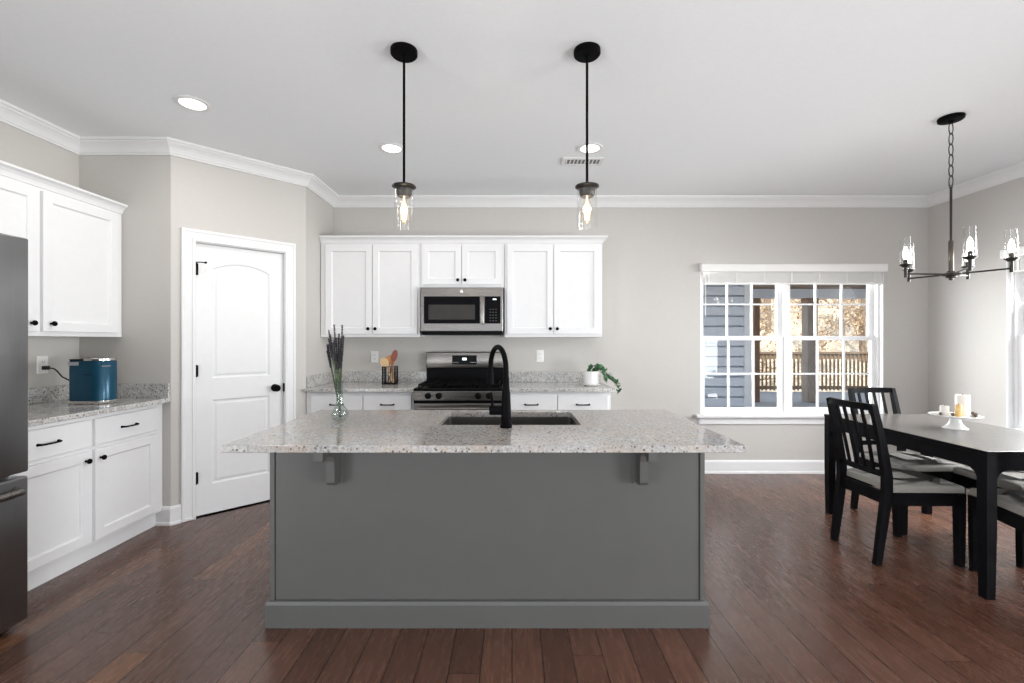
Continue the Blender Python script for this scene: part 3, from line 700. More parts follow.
# ------------------------------------------------------------------ vase with dried lavender
VX, VY, VZ = -0.898, 2.37, 0.9145
vz = thing('bud_vase', 'clear glass bud vase with a round base on the island top', 'vase', (VX, VY, VZ))
outer = [(0, 0), (0.030, 0), (0.040, 0.010), (0.0455, 0.030), (0.040, 0.050), (0.024, 0.068), (0.0175, 0.090), (0.017, 0.130), (0.019, 0.175), (0.0225, 0.200)]
MB().lathe(outer+[(0.0205, 0.200), (0.017, 0.174), (0.015, 0.130), (0.0155, 0.090), (0.022, 0.066), (0.0365, 0.049), (0.042, 0.030), (0.037, 0.013), (0, 0.006)], (0, 0, 0), 28).build('glass', 'vase', vz, True)
def lav(L, seedv):
    rr = random.Random(seedv)
    r = thing('lavender_stem', 'dried dark lavender stem standing in the clear bud vase', 'flower', (VX, VY, VZ), 0, 'dried lavender stems in the bud vase')
    f0 = L*0.755
    MB().tube([(0, 0, 0), (0.001, 0, L*0.4), (0.0, 0.001, L*0.95)], [0.0016, 0.0014, 0.0009], 5).build('stem', 'stem', r)
    m = MB(); z = f0
    m.tube([(0, 0, f0), (0, 0, L*0.85), (0, 0, L)], [0.002, 0.0022, 0.001], 5)
    while z < L-0.004:
        k = 4
        for j in range(k):
            a = 2*PI*j/k+z*90+rr.random(); q = 0.0018+0.0008*rr.random()
            p = Vector((math.cos(a)*0.0020, math.sin(a)*0.0020, z))
            m.lathe([(0, -0.0055), (q, -0.001), (q*0.7, 0.004), (0, 0.0075)], (0, 0, 0), 5, mtx=Matrix.Translation(p) @ Matrix.Rotation(0.55, 4, Vector((-math.sin(a), math.cos(a), 0))))
        z += 0.0095
    m.build('flower_spike', 'lavender', r)
    return r
protos = [lav(0.47, 1), lav(0.44, 2), lav(0.49, 3)]
rnd = random.Random(11); NL = 40
for i in range(NL):
    p = protos[i] if i < 3 else dup(protos[i % 3])
    a = rnd.uniform(0, 2*PI); k = math.sqrt(rnd.random())
    tx = -0.044+0.062*k*math.cos(a); ty = 0.055*k*math.sin(a)
    dirv = Vector((tx-(-0.004), ty, 0.46)).normalized()
    p.rotation_mode = 'QUATERNION'; p.rotation_quaternion = Vector((0, 0, 1)).rotation_difference(dirv) @ Matrix.Rotation(rnd.uniform(0, 6), 3, 'Z').to_quaternion()
    sc = rnd.uniform(0.66, 1.02); p.scale = (sc, sc, sc)
    b = Vector((0.008*math.cos(a+2.4)*k+0.004, 0.008*math.sin(a+2.4)*k, 0.012))
    p.location = Vector((VX, VY, VZ))+b

# ------------------------------------------------------------------ utensil basket and wooden spoons
UX, UY, UZ = -1.160, 4.33, 0.9165
ub = thing('utensil_basket', 'black square wire basket of wooden utensils on the counter', 'utensil holder', (UX, UY, UZ))
m = MB(); w_ = 0.058; hh = 0.165
for z in (0.004, hh): m.tube([(-w_, -w_, z), (w_, -w_, z), (w_, w_, z), (-w_, w_, z)], 0.0042, 8, True)
for x in (-w_, w_):
    for y in (-w_, w_): m.tube([(x, y, 0.002), (x, y, hh)], 0.0042, 8)
m.build('frame', 'black', ub)
m = MB()
for k in range(1, 6):
    q = -w_+2*w_*k/6
    for s in (-w_, w_):
        m.tube([(q, s, 0.004), (q, s, hh)], 0.0017, 6); m.tube([(s, q, 0.004), (s, q, hh)], 0.0017, 6)
for k in range(1, 6):
    z = hh*k/6; m.tube([(-w_, -w_, z), (w_, -w_, z), (w_, w_, z), (-w_, w_, z)], 0.0017, 6, True)
m.build('wire_mesh', 'black', ub)
MB().box(-w_+0.003, w_-0.003, -w_+0.003, w_-0.003, 0.001, 0.010, 0.002).build('base_tray', 'black', ub)
def utensil(name, label, mat, base, tip, prof):
    base, tip = Vector(base), Vector(tip); L = (tip-base).length
    r = thing(name, label, 'utensil', (UX+base.x, UY+base.y, UZ+base.z), 0, 'wooden utensils in the wire basket')
    m = MB(); m.tube([(0, 0, 0), (0, 0, L*0.72)], [0.0065, 0.0052], 10); m.build('handle', mat, r, True)
    m = MB(); fm = lambda u, v, w: (u, w*0.012-0.006, v)
    pts = [(x, L*0.66+z*L*0.34) for x, z in prof]; m.stack(pts, [(0.004, 0.0), (0, 0.25), (0, 0.75), (0.004, 1.0)], fm); m.build('blade', mat, r, True)
    q = Vector((0, 0, 1)).rotation_difference((tip-base).normalized()); r.rotation_mode = 'QUATERNION'; r.rotation_quaternion = q
    return r
ov = [(0.024*math.sin(2*PI*i/18)*(1.0), 0.5-0.5*math.cos(2*PI*i/18)) for i in range(18)][::-1]
sq = [(-0.007, 0), (0.007, 0), (0.026, 0.45), (0.030, 1.0), (-0.018, 0.88), (-0.024, 0.45)]
rd = [(0.034*math.sin(2*PI*i/18), 0.5-0.5*math.cos(2*PI*i/18)) for i in range(18)][::-1]
utensil('wooden_spatula', 'honey wooden spatula leaning in the wire basket', 'spoon', (0.030, 0.02, 0.012), (-0.032, 0.01, 0.268), sq)
utensil('wooden_spoon', 'pale wooden spoon leaning far over the basket edge', 'spoon_pale', (0.035, -0.025, 0.012), (-0.062, -0.03, 0.245), rd)
utensil('wooden_spoon', 'honey wooden spoon behind the spatula in the basket', 'spoon', (0.02, 0.04, 0.012), (0.002, 0.045, 0.270), ov)
utensil('wooden_spoon', 'tall red-brown wooden spoon upright in the basket', 'spoon_dark', (-0.020, -0.01, 0.012), (0.052, 0.01, 0.320), ov)

# ------------------------------------------------------------------ potted trailing plant
PX, PY, PZ = 0.728, 4.18, 0.9165
pp = thing('potted_plant', 'small trailing green plant in a white pot on the counter', 'plant', (PX, PY, PZ))
MB().lathe([(0, 0), (0.062, 0), (0.076, 0.008), (0.078, 0.014), (0.066, 0.012), (0, 0.012)], (0, 0, 0), 28).build('saucer', 'ceramic', pp, True)
MB().lathe([(0, 0.0125), (0.058, 0.0125), (0.068, 0.02), (0.080, 0.125), (0.080, 0.132), (0.075, 0.132), (0.073, 0.115), (0, 0.115)], (0, 0, 0), 28).build('pot', 'ceramic', pp, True)
MB().lathe([(0, 0.1155), (0.071, 0.1155), (0.071, 0.119), (0, 0.122)], (0, 0, 0), 20).build('soil', 'soil', pp)
vines = [[(0.03, -0.02, 0.12), (0.065, -0.04, 0.165), (0.10, -0.06, 0.13), (0.115, -0.07, 0.06), (0.13, -0.07, 0.03)],
         [(0.02, 0.0, 0.12), (0.06, 0.0, 0.17), (0.11, -0.02, 0.10), (0.16, -0.05, 0.06), (0.215, -0.06, 0.03), (0.245, -0.06, -0.03), (0.22, -0.07, -0.08)],
         [(-0.02, 0.01, 0.12), (0.0, 0.0, 0.165), (-0.03, -0.01, 0.150)],
         [(0.02, 0.02, 0.12), (0.07, 0.03, 0.165), (0.13, 0.02, 0.12), (0.19, 0.0, 0.05), (0.235, -0.02, 0.0)]]
m = MB(); lf = MB(); rr = random.Random(5)
for vn in vines:
    m.tube(vn, 0.0022, 6)
    P = [Vector(p) for p in vn]
    for a, b in zip(P, P[1:]):
        for k in range(4):
            c = a.lerp(b, k/4)
            for s in (-1, 1):
                q = rr.uniform(0.020, 0.036)
                fm = lambda u, v, w: (u, v, w)
                mt = Matrix.Translation(c) @ Matrix.Rotation(rr.uniform(0, 6.28), 4, 'Z') @ Matrix.Rotation(rr.uniform(0.3, 1.5), 4, 'X')
                t = bmesh.new(); vs_ = [t.verts.new(mt @ Vector(p)) for p in ((0, 0, 0), (q*0.55, q*0.3, 0.002), (q*0.5, q*0.95, 0), (0, q*1.4, -0.003), (-q*0.5, q*0.95, 0), (-q*0.55, q*0.3, 0.002), (0, q*0.7, -0.004))]
                for x, y in ((0, 1), (1, 2), (2, 3), (3, 4), (4, 5), (5, 0)): t.faces.new((vs_[x], vs_[y], vs_[6]))
                lf._merge(t)
m.build('vine', 'stem', pp, True); lo = lf.build('leaves', 'leaf', pp); lo['kind'] = 'stuff'

# ------------------------------------------------------------------ wall outlets
def outlet(loc, rz, label):
    r = thing('wall_outlet', label, 'outlet', loc, rz, 'white wall outlets')
    m = MB(); m.stack(rrect(-0.036, 0.036, -0.059, 0.059, 0.006, 3), [(0, 0), (0, 0.004), (0.003, 0.006)]); m.build('cover_plate', 'plastic', r)
    for z in (-0.02, 0.02):
        s = MB(); s.stack(rrect(-0.0165, 0.0165, z-0.014, z+0.014, 0.008, 3), [(0, 0.0055), (0, 0.0085)]); s = s.build('socket', 'plastic', r)
        MB().box(-0.0075, -0.0055, -0.0092, -0.0086, z-0.004, z+0.006).box(0.0055, 0.0075, -0.0092, -0.0086, z-0.004, z+0.005).lathe([(0, 0), (0.002, 0), (0.002, 0.0006), (0, 0.0006)], (0, -0.0086, z-0.009), 10, 'y-').build('slots', 'darkhole', s)
    return r
outlet((-1.375, YB-0.0005, 1.165), 0, 'white outlet on the wall beside the utensil basket')
outlet((0.280, YB-0.0005, 1.175), 0, 'white outlet on the wall between range and potted plant')
outlet((XL+0.0005, 3.02, 1.165), PI/2, 'white outlet with the blue appliance plugged in')

# ------------------------------------------------------------------ blue countertop appliance with cord
AX0, AX1, AY0, AY1, AZ = -2.847, -2.618, 2.910, 3.075, 0.9165
ap = thing('countertop_appliance', 'teal blue countertop appliance with chrome base and lid', 'appliance', (-2.735, 3.05, AZ)); O = ap.location
def pill(x0, x1, y0, y1, rl, rr_, n=8):
    pts = []
    for cx, cy, a0, r in ((x1-rr_, y0+rr_, -PI/2, rr_), (x1-rr_, y1-rr_, 0, rr_), (x0+rl, y1-rl, PI/2, rl), (x0+rl, y0+rl, PI, rl)):
        for i in range(n+1): a = a0+PI/2*i/n; pts.append((cx+r*math.cos(a), cy+r*math.sin(a)))
    return pts
m = MB(); m.stack(pill(AX0, AX1, AY0, AY1, 0.012, 0.078), [(0.002, 0.9180), (0, 0.922), (0, 0.938), (0.004, 0.940)], TOP); m.build('chrome_base', 'chrome', ap, True, origin=O)
m = MB(); m.stack(pill(AX0+0.004, AX1-0.004, AY0+0.004, AY1-0.004, 0.012, 0.076), [(0, 0.9405), (0, 1.190), (0.004, 1.196)], TOP); m.build('housing', 'blue', ap, True, origin=O)
m = MB(); m.stack(pill(-2.755, AX1-0.002, AY0+0.002, AY1-0.002, 0.02, 0.077), [(0, 1.1965), (0, 1.208), (0.004, 1.213), (0.03, 1.217)], TOP); m.build('chrome_lid', 'chrome', ap, True, origin=O)
MB().box(AX0+0.006, -2.762, AY0+0.008, AY1-0.008, 1.1965, 1.206, 0.003).build('back_lid', 'enamel', ap, origin=O)
MB().box(AX0+0.004, -2.775, AY0+0.0015, AY0+0.0035, 1.166, 1.188, 0.0006).build('pale_label_strip', 'greyplastic', ap, origin=O)
MB().box(AX1-0.12, AX1-0.079, AY0+0.0025, AY0+0.0038, 1.106, 1.109).build('seam', 'enamel', ap, origin=O)
m = MB(); m.tube([(AX1-0.028, 2.935, 1.160), (AX1-0.012, 2.950, 1.160), (AX1-0.004, 2.970, 1.160)], 0.004, 8); m.build('latch', 'chrome', ap, True, origin=O)
m = MB(); m.tube([(AX0-0.002, 2.99, 1.055), (-2.915, 3.00, 1.062), (-2.985, 3.02, 1.085), (-3.015, 3.015, 1.125), (-3.035, 3.015, 1.140), (-3.062, 3.017, 1.144), (-3.082, 3.02, 1.145)], 0.0045, 8); m.box(-3.1098, -3.078, 3.006, 3.034, 1.132, 1.158, 0.004); m.build('power_cord', 'rubber', ap, True, origin=O)

# ------------------------------------------------------------------ pendants
def pendant(x, y, label):
    r = thing('pendant_lamp', label, 'pendant lamp', (x, y, CZ), 0, 'pendant lamps over the island')
    MB().lathe([(0, 0), (0.066, 0), (0.066, -0.020), (0.060, -0.026), (0.010, -0.028), (0.009, -0.036), (0, -0.036)], (0, 0, -0.0005), 32).build('canopy', 'black', r, True)
    MB().tube([(0, 0, -0.030), (0, 0, -0.664)], 0.0065, 10).build('rod', 'black', r, True)
    MB().lathe([(0, 0.012), (0.012, 0.012), (0.014, 0.004), (0.058, 0.002), (0.059, -0.004), (0.050, -0.010), (0.040, -0.014), (0.038, -0.040), (0.030, -0.052), (0, -0.052)], (0, 0, -0.673), 28).build('cap', 'bronze', r, True)
    MB().lathe([(0.046, -0.684), (0.049, -0.692), (0.049, -0.876), (0.046, -0.880), (0.044, -0.876), (0.0455, -0.692), (0.043, -0.684), (0.046, -0.684)], (0, 0, 0), 32).build('glass_shade', 'shade', r, True)
    b = MB().lathe([(0.013, -0.703), (0.016, -0.725), (0.026, -0.765), (0.028, -0.790), (0.022, -0.815), (0.010, -0.832), (0, -0.835)], (0, 0, -0.022), 20).build('bulb', 'bulbglass', r, True)
    m = MB(); pts = []
    for k in range(9): a = 2*PI*k/8; pts.append((0.009*math.cos(a), 0.009*math.sin(a), -0.762 if k % 2 else -0.835))
    m.tube(pts, 0.0022, 6); m.tube([(0, 0, -0.725), (0, 0, -0.770)], 0.003, 8); m.build('filament', 'filament', b)
    lamp('pendant_bulb_light', 'POINT', (x, y, CZ-0.775), 3.0, (1.0, 0.94, 0.86), shadow_soft_size=0.02)
    return r
pendant(-0.534, 2.25, 'black rod pendant lamp hanging nearer the pantry door')
pendant(0.371, 2.25, 'black rod pendant lamp hanging nearer the dining table')

# ------------------------------------------------------------------ chandelier
HX, HY, HZ = 2.817, 2.92, 1.742
ch = thing('chandelier', 'dark bronze five-arm chandelier above the dining table', 'chandelier', (HX, HY, CZ))
z0 = HZ-CZ
MB().lathe([(0, 0), (0.066, 0), (0.068, -0.006), (0.066, -0.020), (0.060, -0.024), (0.012, -0.026), (0.010, -0.040), (0, -0.040)], (0, 0, -0.0005), 32).build('canopy', 'black', ch, True)
zz = -0.036; k = 0
while zz > -0.415:
    pts = []
    for i in range(14):
        a = 2*PI*i/14; h = 0.0135*math.cos(a); v = 0.039*math.sin(a)
        pts.append((h, 0, zz-0.037+v) if k % 2 == 0 else (0, h, zz-0.037+v))
    MB().tube(pts, 0.0030, 6, True).build('chain_link', 'bronze', ch, True); zz -= 0.068; k += 1
MB().tube([(0.009*math.cos(a*2*PI/12), 0, zz-0.004+0.009*math.sin(a*2*PI/12)) for a in range(12)], 0.003, 6, True).build('loop', 'bronze', ch, True)
ztop = zz-0.010
MB().tube([(0, 0, ztop), (0, 0, z0+0.20)], 0.0068, 12).build('rod', 'bronze', ch, True)
MB().lathe([(0, 0.225), (0.012, 0.225), (0.0135, 0.215), (0.0135, 0.035), (0.012, 0.02), (0, 0.02)], (0, 0, z0), 20).build('column', 'nickel', ch, True)
MB().lathe([(0, 0.03), (0.020, 0.03), (0.022, 0.02), (0.052, 0.014), (0.054, 0.004), (0.030, -0.004), (0.028, -0.012), (0.012, -0.016), (0.011, -0.028), (0, -0.030)], (0, 0, z0), 28).build('hub', 'bronze', ch, True)
for i in range(5):
    a = math.radians(-116+72*i); R2 = 0.262; c, s = math.cos(a), math.sin(a); ex, ey = R2*c, R2*s
    arm = MB(); arm.tube([(0.03*c, 0.03*s, z0+0.010), (ex, ey, z0+0.018)], 0.0055, 10); arm.tube([(ex, ey, z0-0.006), (ex, ey, z0+0.070)], 0.0095, 12); arm = arm.build('arm', 'bronze', ch, True)
    MB().lathe([(0, 0.060), (0.016, 0.060), (0.028, 0.072), (0.034, 0.076), (0.034, 0.080), (0.012, 0.078), (0.012, 0.112), (0, 0.112)], (ex, ey, z0), 20).build('cup', 'bronze', arm, True)
    MB().lathe([(0.0285, 0.0815), (0.0295, 0.083), (0.0295, 0.252), (0.028, 0.253), (0.027, 0.250), (0.027, 0.083), (0.0285, 0.0815)], (ex, ey, z0), 24).build('glass_shade', 'shade', arm, True)
    MB().lathe([(0.010, 0.112), (0.013, 0.125), (0.0155, 0.145), (0.013, 0.165), (0.008, 0.185), (0, 0.198)], (ex, ey, z0), 16).build('bulb', 'flame_bulb', arm, True)
    lamp('chandelier_bulb_light', 'POINT', (HX+ex, HY+ey, HZ+0.150), 3.5, (1.0, 0.94, 0.86), shadow_soft_size=0.02)

# ------------------------------------------------------------------ recessed ceiling lights and vent
def downlight(x, y, label, watts=6):
    r = thing('recessed_light', label, 'ceiling light', (x, y, CZ), 0, 'recessed ceiling lights')
    MB().lathe([(0.066, -0.002), (0.070, -0.008), (0.092, -0.006), (0.096, -0.001), (0.066, -0.0008), (0.066, -0.002)], (0, 0, 0), 36).build('trim_ring', 'trim', r, True)
    MB().lathe([(0, -0.0045), (0.0665, -0.003), (0.0665, -0.001), (0, -0.001)], (0, 0, 0), 32).build('lens', 'downlight', r)
    lamp('recessed_lamp', 'AREA', (x, y, CZ-0.012), watts, (1.0, 0.97, 0.93), (0, 0, 0), shape='DISK', size=0.14)
downlight(-1.93, 2.75, 'round recessed ceiling light in front of the pantry door', 9)
downlight(-0.895, 3.385, 'round recessed ceiling light behind the pendant nearer the pantry')
downlight(0.58, 3.385, 'round recessed ceiling light behind the pendant nearer the dining table')
for x, y in ((-1.93, 0.75), (0.58, 0.75), (2.85, 0.9)):
    downlight(x, y, 'round recessed ceiling light over the floor in front of the island, above the picture edge')
vt = thing('ceiling_vent', 'small white ceiling vent behind the second pendant rod', 'vent', (0.56, 3.63, CZ))
MB().plate(rect(-0.16, 0.16, -0.075, 0.075), [rect(-0.135, 0.135, -0.05, 0.05)], -0.010, -0.001, TOP).build('frame', 'trim', vt)
MB().box(-0.135, 0.135, -0.05, 0.05, -0.0025, -0.001).build('duct_back', 'ventgrey', vt)
for k in range(9):
    x = -0.12+0.03*k
    MB().tube([(x-0.006, -0.05, -0.006), (x-0.006, 0.05, -0.006)], 0, flat=(0.010, 0.003)).build('louver', 'trim', vt)

# ------------------------------------------------------------------ dining table
TX0, TX1, TY0, TY1, TZ = 2.42, 3.215, 2.318, 3.525, 0.760
tb = thing('dining_table', 'black wooden dining table under the chandelier', 'table', ((TX0+TX1)/2, (TY0+TY1)/2, 0)); O = tb.location
MB().box(TX0-0.003, TX1+0.003, TY0-0.003, TY1+0.003, TZ-0.022, TZ, 0.003).build('tabletop', 'tabletop', tb, origin=O)
tt = tb.children[0].data; tt.materials.append(M['tablewood'])
for p in tt.polygons: p.material_index = 0 if p.normal.z > 0.9 else 1  # only the top face takes the painted sheen, edges stay black
lw = 0.052
for sx in (0, 1):
    for sy in (0, 1):
        x = TX0 if sx == 0 else TX1-lw; y = TY0 if sy == 0 else TY1-lw
        m = MB(); t = bmesh.new()
        bx = [(x+0.004, y+0.004), (x+lw-0.004, y+0.004), (x+lw-0.004, y+lw-0.004), (x+0.004, y+lw-0.004)]; tx = rect(x, x+lw, y, y+lw)
        m.stack(tx, [(0.004, 0), (0, 0.35), (0, TZ-0.0225)], TOP); m.build('leg', 'tablewood', tb, origin=O)
def apron(L, fm):
    poly = [(0, TZ-0.0225), (0, 0.595), (0.004, 0.618), (0.016, 0.642), (0.038, 0.657), (0.06, 0.660), (L-0.06, 0.660), (L-0.038, 0.657), (L-0.016, 0.642), (L-0.004, 0.618), (L, 0.595), (L, TZ-0.0225)]
    m = MB(); m.stack(poly, [(0, 0), (0, 0.022)], fm); m.build('apron', 'tablewood', tb, origin=O)
apron(TX1-TX0-2*lw, lambda u, v, w: (TX0+lw+u, TY0+0.003+w, v))
apron(TX1-TX0-2*lw, lambda u, v, w: (TX0+lw+u, TY1-0.003-w, v))
apron(TY1-TY0-2*lw, lambda u, v, w: (TX0+0.003+w, TY0+lw+u, v))
apron(TY1-TY0-2*lw, lambda u, v, w: (TX1-0.003-w, TY0+lw+u, v))

# ------------------------------------------------------------------ dining chairs (local: facing -y)
def chair(loc, rz, label):
    r = thing('dining_chair', label, 'chair', loc, rz, 'black slat-back dining chairs')
    # seat cushion: trapezoid with crowned top
    po = [(-0.222, -0.235), (0.222, -0.235), (0.190, 0.185), (-0.190, 0.185)]
    rp = []
    for i, p in enumerate(po):
        a, b = Vector(po[i-1]), Vector(po[(i+1) % 4]); p = Vector(p)
        for f in (0.10, 0.055, 0.02):
            rp.append(tuple(p.lerp(a, f)*1.0))
        for f in (0.02, 0.055, 0.10): rp.append(tuple(p.lerp(b, f)))
    m = MB(); m.stack(rp, [(0.010, 0.428), (0.001, 0.432), (0, 0.456), (0.004, 0.465), (0.014, 0.471), (0.05, 0.476), (0.14, 0.478)], TOP); m.build('seat', 'fabric', r, True, auto=60)
    for s in (-1, 1):
        MB().tube([(s*0.203, -0.213, 0), (s*0.203, -0.212, 0.30), (s*0.203, -0.211, 0.426)], 0, flat=[(0.036, 0.034), (0.042, 0.042), (0.044, 0.044)]).build('leg', 'tablewood', r)
        MB().tube([(s*0.166, 0.262, 0), (s*0.168, 0.232, 0.22), (s*0.171, 0.206, 0.42), (s*0.173, 0.207, 0.52), (s*0.172, 0.242, 0.74), (s*0.170, 0.290, 0.945)], 0,
                  flat=[(0.030, 0.036), (0.032, 0.046), (0.032, 0.052), (0.032, 0.050), (0.030, 0.042), (0.028, 0.032)]).build('back_post', 'tablewood', r)
        MB().tube([(s*0.196, -0.190, 0.388), (s*0.178, 0.185, 0.388)], 0, flat=(0.024, 0.072)).build('side_rail', 'tablewood', r)
    MB().box(-0.182, 0.182, -0.227, -0.203, 0.352, 0.426, 0.003).build('front_rail', 'tablewood', r)
    MB().box(-0.156, 0.156, 0.190, 0.214, 0.352, 0.426, 0.003).build('rear_rail', 'tablewood', r)
    n = 8
    def arc(z, yb, bow, hw): return [(-hw+2*hw*i/n, yb+bow*(1-(2*i/n-1)**2), z) for i in range(n+1)]
    MB().tube(arc(0.930, 0.289, 0.022, 0.168), 0, flat=(0.024, 0.040)).build('top_rail', 'tablewood', r)
    MB().tube(arc(0.530, 0.209, 0.010, 0.160), 0, flat=(0.020, 0.032)).build('lower_rail', 'tablewood', r)
    for k in range(4):
        f = (k+1)/5; x = -0.16+0.32*f; q = 1-(2*f-1)**2
        MB().tube([(x*0.95, 0.208+0.010*q, 0.535), (x*1.0, 0.246+0.014*q, 0.74), (x*1.02, 0.287+0.022*q, 0.925)], 0, flat=[(0.016, 0.013)]*3).build('slat', 'tablewood', r)
    return r
c1 = chair((2.412, 2.872, 0), PI/2+math.radians(3), 'black slat-back chair tucked in on the island side of the table')
dup(c1, (2.880, 3.345, 0), math.radians(2), 'black slat-back chair at the window end of the table')
dup(c1, (2.813, 2.372, 0), PI-math.radians(16), 'black chair at the near end of the table, its seat behind the front leg')
dup(c1, (3.215, 2.86, 0), -PI/2-math.radians(3), 'black chair on the far side of the table, next to the dining-side wall')

# ------------------------------------------------------------------ cake stand with candles
KX, KY = 2.853, 2.93
cs = thing('cake_stand', 'white pedestal cake stand holding candles on the table', 'cake stand', (KX, KY, TZ+0.0005))
MB().lathe([(0, 0), (0.063, 0), (0.064, 0.004), (0.052, 0.011), (0.036, 0.030), (0.028, 0.052), (0.029, 0.066), (0.040, 0.073), (0, 0.073)], (0, 0, 0), 32).build('pedestal', 'ceramic', cs, True)
MB().lathe([(0, 0.0985), (0.09, 0.0985), (0.120, 0.104), (0.130, 0.109), (0.132, 0.113), (0.126, 0.114), (0.115, 0.110), (0.09, 0.1065), (0, 0.1060)], (0, 0, -0.025), 40).build('plate', 'ceramic', cs, True)
tz = TZ+0.0005+0.0815
MB().lathe([(0.075, 0.1065), (0.078, 0.1085), (0.112, 0.1120), (0.114, 0.1095), (0.075, 0.1065)], (0, 0, -0.025), 40).build('grey_glaze_ring', 'pewter', cs, True)
def candle(x, y, r, h, mat, label, name='candle'):
    c = thing(name, label, 'candle', (KX+x, KY+y, tz+0.0005), 0, 'candles on the cake stand')
    MB().lathe([(0, 0), (r*0.98, 0), (r, 0.003), (r, h-0.004), (r*0.93, h), (r*0.8, h-0.004), (0, h-0.006)], (0, 0, 0), 28).build('wax', mat, c, True)
    MB().tube([(0, 0, h-0.007), (0.0008, 0, h+0.002), (0.002, 0, h+0.008)], 0.0012, 6).build('wick', 'rubber', c)
    return c
candle(0.058, 0.01, 0.036, 0.132, 'wax', 'tall thick ivory pillar candle on the cake stand')
candle(-0.054, 0.015, 0.023, 0.062, 'wax', 'short ivory candle on the cake stand')
candle(-0.012, -0.034, 0.015, 0.076, 'amber', 'slim amber votive candle between the two ivory candles')
rr = random.Random(3)
for k, (x, y) in enumerate([(-0.103, -0.01), (0.105, -0.01), (0.085, -0.05), (-0.07, -0.06), (0.04, -0.09)]):
    q = rr.uniform(0.008, 0.013)
    m = MB(); m.lathe([(0, -q), (q*0.7, -q*0.6), (q, 0), (q*0.8, q*0.6), (q*0.3, q*1.1), (0, q*1.2)], (0, 0, q), 9)
    o = m.build('dried_pod', 'cone', origin=None); o.location = (KX+x, KY+y, tz+0.006); o.rotation_euler = (0, 0, k)
    tag(o, 'small dark dried pod lying around the rim of the cake stand', 'dried pod', 'dried pods on the cake stand')

# ------------------------------------------------------------------ porch, deck and woods outside
o = MB().box(1.0, 16.0, YB+0.16, 12.2, -0.12, -0.02).build('floor_deck', 'deckwood'); tag(o, 'weathered grey porch deck outside the window', 'deck', kind=S)
m = MB(); SY = 8.0
for k in range(20):
    z = 0.178*k
    m.stack([(SY+0.004, z), (SY+0.035, z), (SY+0.035, z+0.150), (SY+0.018, z+0.150)], [(0, 1.0), (0, 4.08)], lambda u, v, w: (w, u, v))
m.box(1.0, 4.08, SY+0.15, SY+0.25, -0.02, 3.6)
o = m.build('wall_exterior', 'siding'); tag(o, 'blue-grey lap siding of the house wing seen through the window', 'wall', kind=S)
o = MB().box(4.081, 4.205, SY-0.012, SY+0.2, -0.02, 3.6).build('trim_2', 'sidingtrim'); tag(o, 'pale corner board at the end of the blue-grey siding', 'trim', kind=S)
o = MB().box(1.0, 16, YB+0.16, 10.3, 2.475, 2.62).build('ceiling_porch', 'cedar'); tag(o, 'brown wooden porch ceiling outside the window', 'ceiling', kind=S)
o = MB().box(4.21, 16, 9.98, 10.2, 2.275, 2.4745, 0.004).build('porch_beam', 'siding'); tag(o, 'blue-grey beam under the porch ceiling', 'beam', kind=S)
def post(x, w, label, mat):
    r = thing('porch_post', label, 'post', (x, 10.09, -0.02), 0, 'porch posts')
    MB().box(-w/2, w/2, -w/2, w/2, 0, 2.29, 0.008).build('shaft', mat, r)
    MB().box(-w/2-0.012, w/2+0.012, -w/2-0.012, w/2+0.012, 2.15, 2.294, 0.006).build('cap_block', 'cedar', r)
post(6.60, 0.22, 'thick weathered grey porch post seen through the window', 'postwood')
post(5.40, 0.13, 'slim brown porch post beside the siding corner board', 'cedar')
rl = thing('deck_railing', 'brown wooden deck railing with thin balusters outside the window', 'railing', (8.0, 12.0, -0.02)); O = rl.location
MB().box(4.3, 13, 11.93, 12.07, 1.00, 1.05, 0.004).build('top_rail', 'railwood', rl, origin=O)
MB().box(4.3, 13, 11.985, 12.02, 0.86, 0.995, 0.004).build('upper_rail', 'railwood', rl, origin=O)
MB().box(4.3, 13, 11.985, 12.02, 0.06, 0.15, 0.004).build('lower_rail', 'railwood', rl, origin=O)
for x in (5.0, 7.35, 9.7, 12.0): MB().box(x-0.05, x+0.05, 12.025, 12.12, -0.02, 1.02, 0.003).build('post', 'railwood', rl, origin=O)
for k in range(52):
    x = 5.85+0.105*k
    MB().box(x-0.019, x+0.019, 11.950, 11.984, 0.03, 0.97, 0.002).build('baluster', 'railwood', rl, origin=O)

# rising ground beyond the deck
m = MB(); t = m.bm; NX, NY = 50, 40; g = []
rr = random.Random(9)
for j in range(NY+1):
    row = []
    for i in range(NX+1):
        x = -12+66*i/NX; y = 12.6+42*j/NY; f = max(0, (y-14)/40)
        z = -1.2+13*f**0.9*(1 if f > 0 else 0)+0.25*math.sin(x*0.7+y*0.3)+rr.uniform(-0.12, 0.12)
        row.append(t.verts.new((x, y, z)))
    g.append(row)
for j in range(NY):
    for i in range(NX): t.faces.new((g[j][i], g[j][i+1], g[j+1][i+1], g[j+1][i]))
o = m.build('ground_slope', 'litter', smooth=True); tag(o, 'leaf-covered wooded slope rising beyond the deck', 'ground', kind=S)
o = MB().box(XR+0.16, 40, -14, YB+0.15, -0.6, -0.5).build('ground_yard', 'litter'); tag(o, 'dry yard outside the dining-side window', 'ground', kind=S)
def gz(x, y):
    f = max(0, (y-14)/40); return -1.2+(13*f**0.9 if f > 0 else 0)-0.3
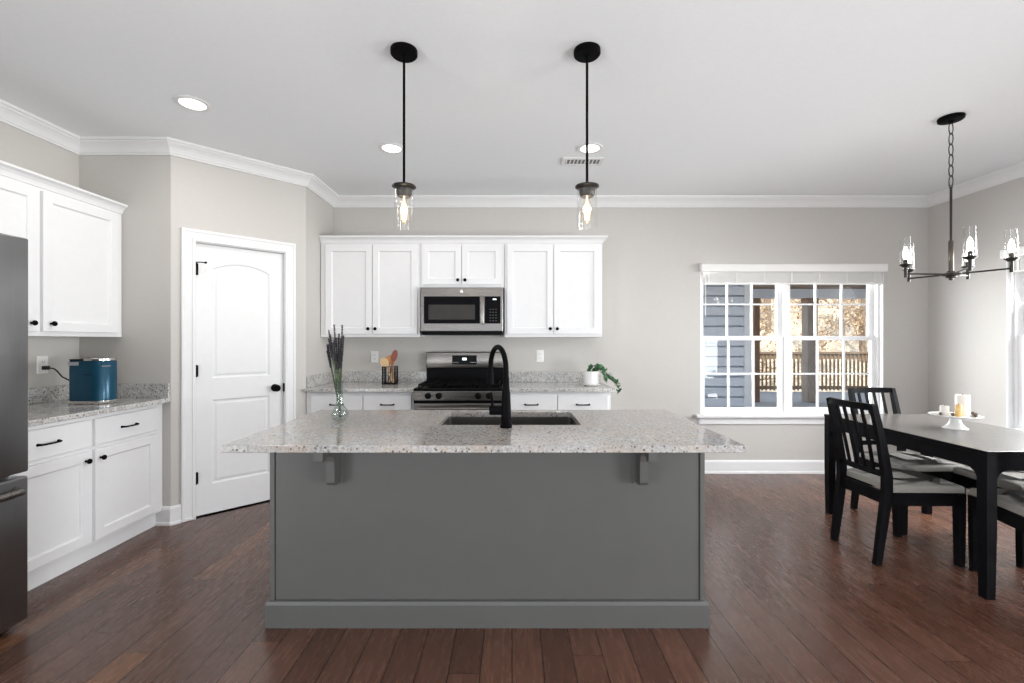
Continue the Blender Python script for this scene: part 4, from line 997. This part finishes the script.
def tree(seedv, h, r0):
    rr = random.Random(seedv)
    r = thing('bare_tree', 'slim winter tree with tan leaves beyond the deck railing', 'tree', (0, 0, 0), 0, 'winter trees beyond the deck')
    m = MB(); pts = [(0, 0, 0)]
    for k in range(1, 7): pts.append((pts[-1][0]+rr.uniform(-0.09, 0.09), pts[-1][1]+rr.uniform(-0.09, 0.09), h*k/6))
    m.tube(pts, [r0*(1-0.12*k) for k in range(7)], 9)
    m.build('trunk', 'bark', r, True)
    m = MB(); l = MB()
    for k in range(26):
        z = rr.uniform(0.10, 0.95)*h; i = min(5, int(z/h*6)); a0 = Vector(pts[i]).lerp(Vector(pts[i+1]), z/h*6-i)
        a = rr.uniform(0, 6.28); L = rr.uniform(0.5, 1.25)*(1.1-0.5*z/h)
        tip = a0+Vector((math.cos(a)*L, math.sin(a)*L, L*rr.uniform(0.1, 0.7))); mid = a0.lerp(tip, 0.5)+Vector((0, 0, rr.uniform(-0.1, 0.15)))
        m.tube([a0, mid, tip], [0.028, 0.018, 0.006], 5)
        for q in range(44):
            c = a0.lerp(tip, rr.uniform(0.25, 1.1))+Vector((rr.gauss(0, 0.16), rr.gauss(0, 0.16), rr.gauss(0, 0.16)))
            s = rr.uniform(0.04, 0.085); mt = Matrix.Translation(c) @ Matrix.Rotation(rr.uniform(0, 6.28), 4, 'Z') @ Matrix.Rotation(rr.uniform(0, 3), 4, 'X')
            l.bm.faces.new([l.bm.verts.new(mt @ Vector(p)) for p in ((0, 0, 0), (s*0.6, s, 0.01), (0, s*2.1, 0), (-s*0.6, s, 0.01))])
    m.build('branches', 'bark', r); lo = l.build('leaves', 'dryleaf', r); lo['kind'] = 'stuff'
    return r
tp = [tree(1, 8.0, 0.13), tree(2, 6.5, 0.09), tree(3, 9.0, 0.17), tree(4, 5.0, 0.07)]
rr = random.Random(21)
NT_ = 34; spots = []
for i in range(NT_):
    best = None
    for _ in range(40):
        y = rr.uniform(14.8, 34); x = y*rr.uniform(0.32, 0.98)
        d = min([math.hypot(x-a, y-b) for a, b in spots], default=9)
        if best is None or d > best[0]: best = (d, x, y)
    x, y = best[1:]; spots.append((x, y))
    p = tp[i] if i < 4 else dup(tp[i % 4])
    p.location = (x, y, gz(x, y)); p.rotation_euler = (0, 0, rr.uniform(0, 6.28)); q = rr.uniform(0.8, 1.15); p.scale = (q, q, q)
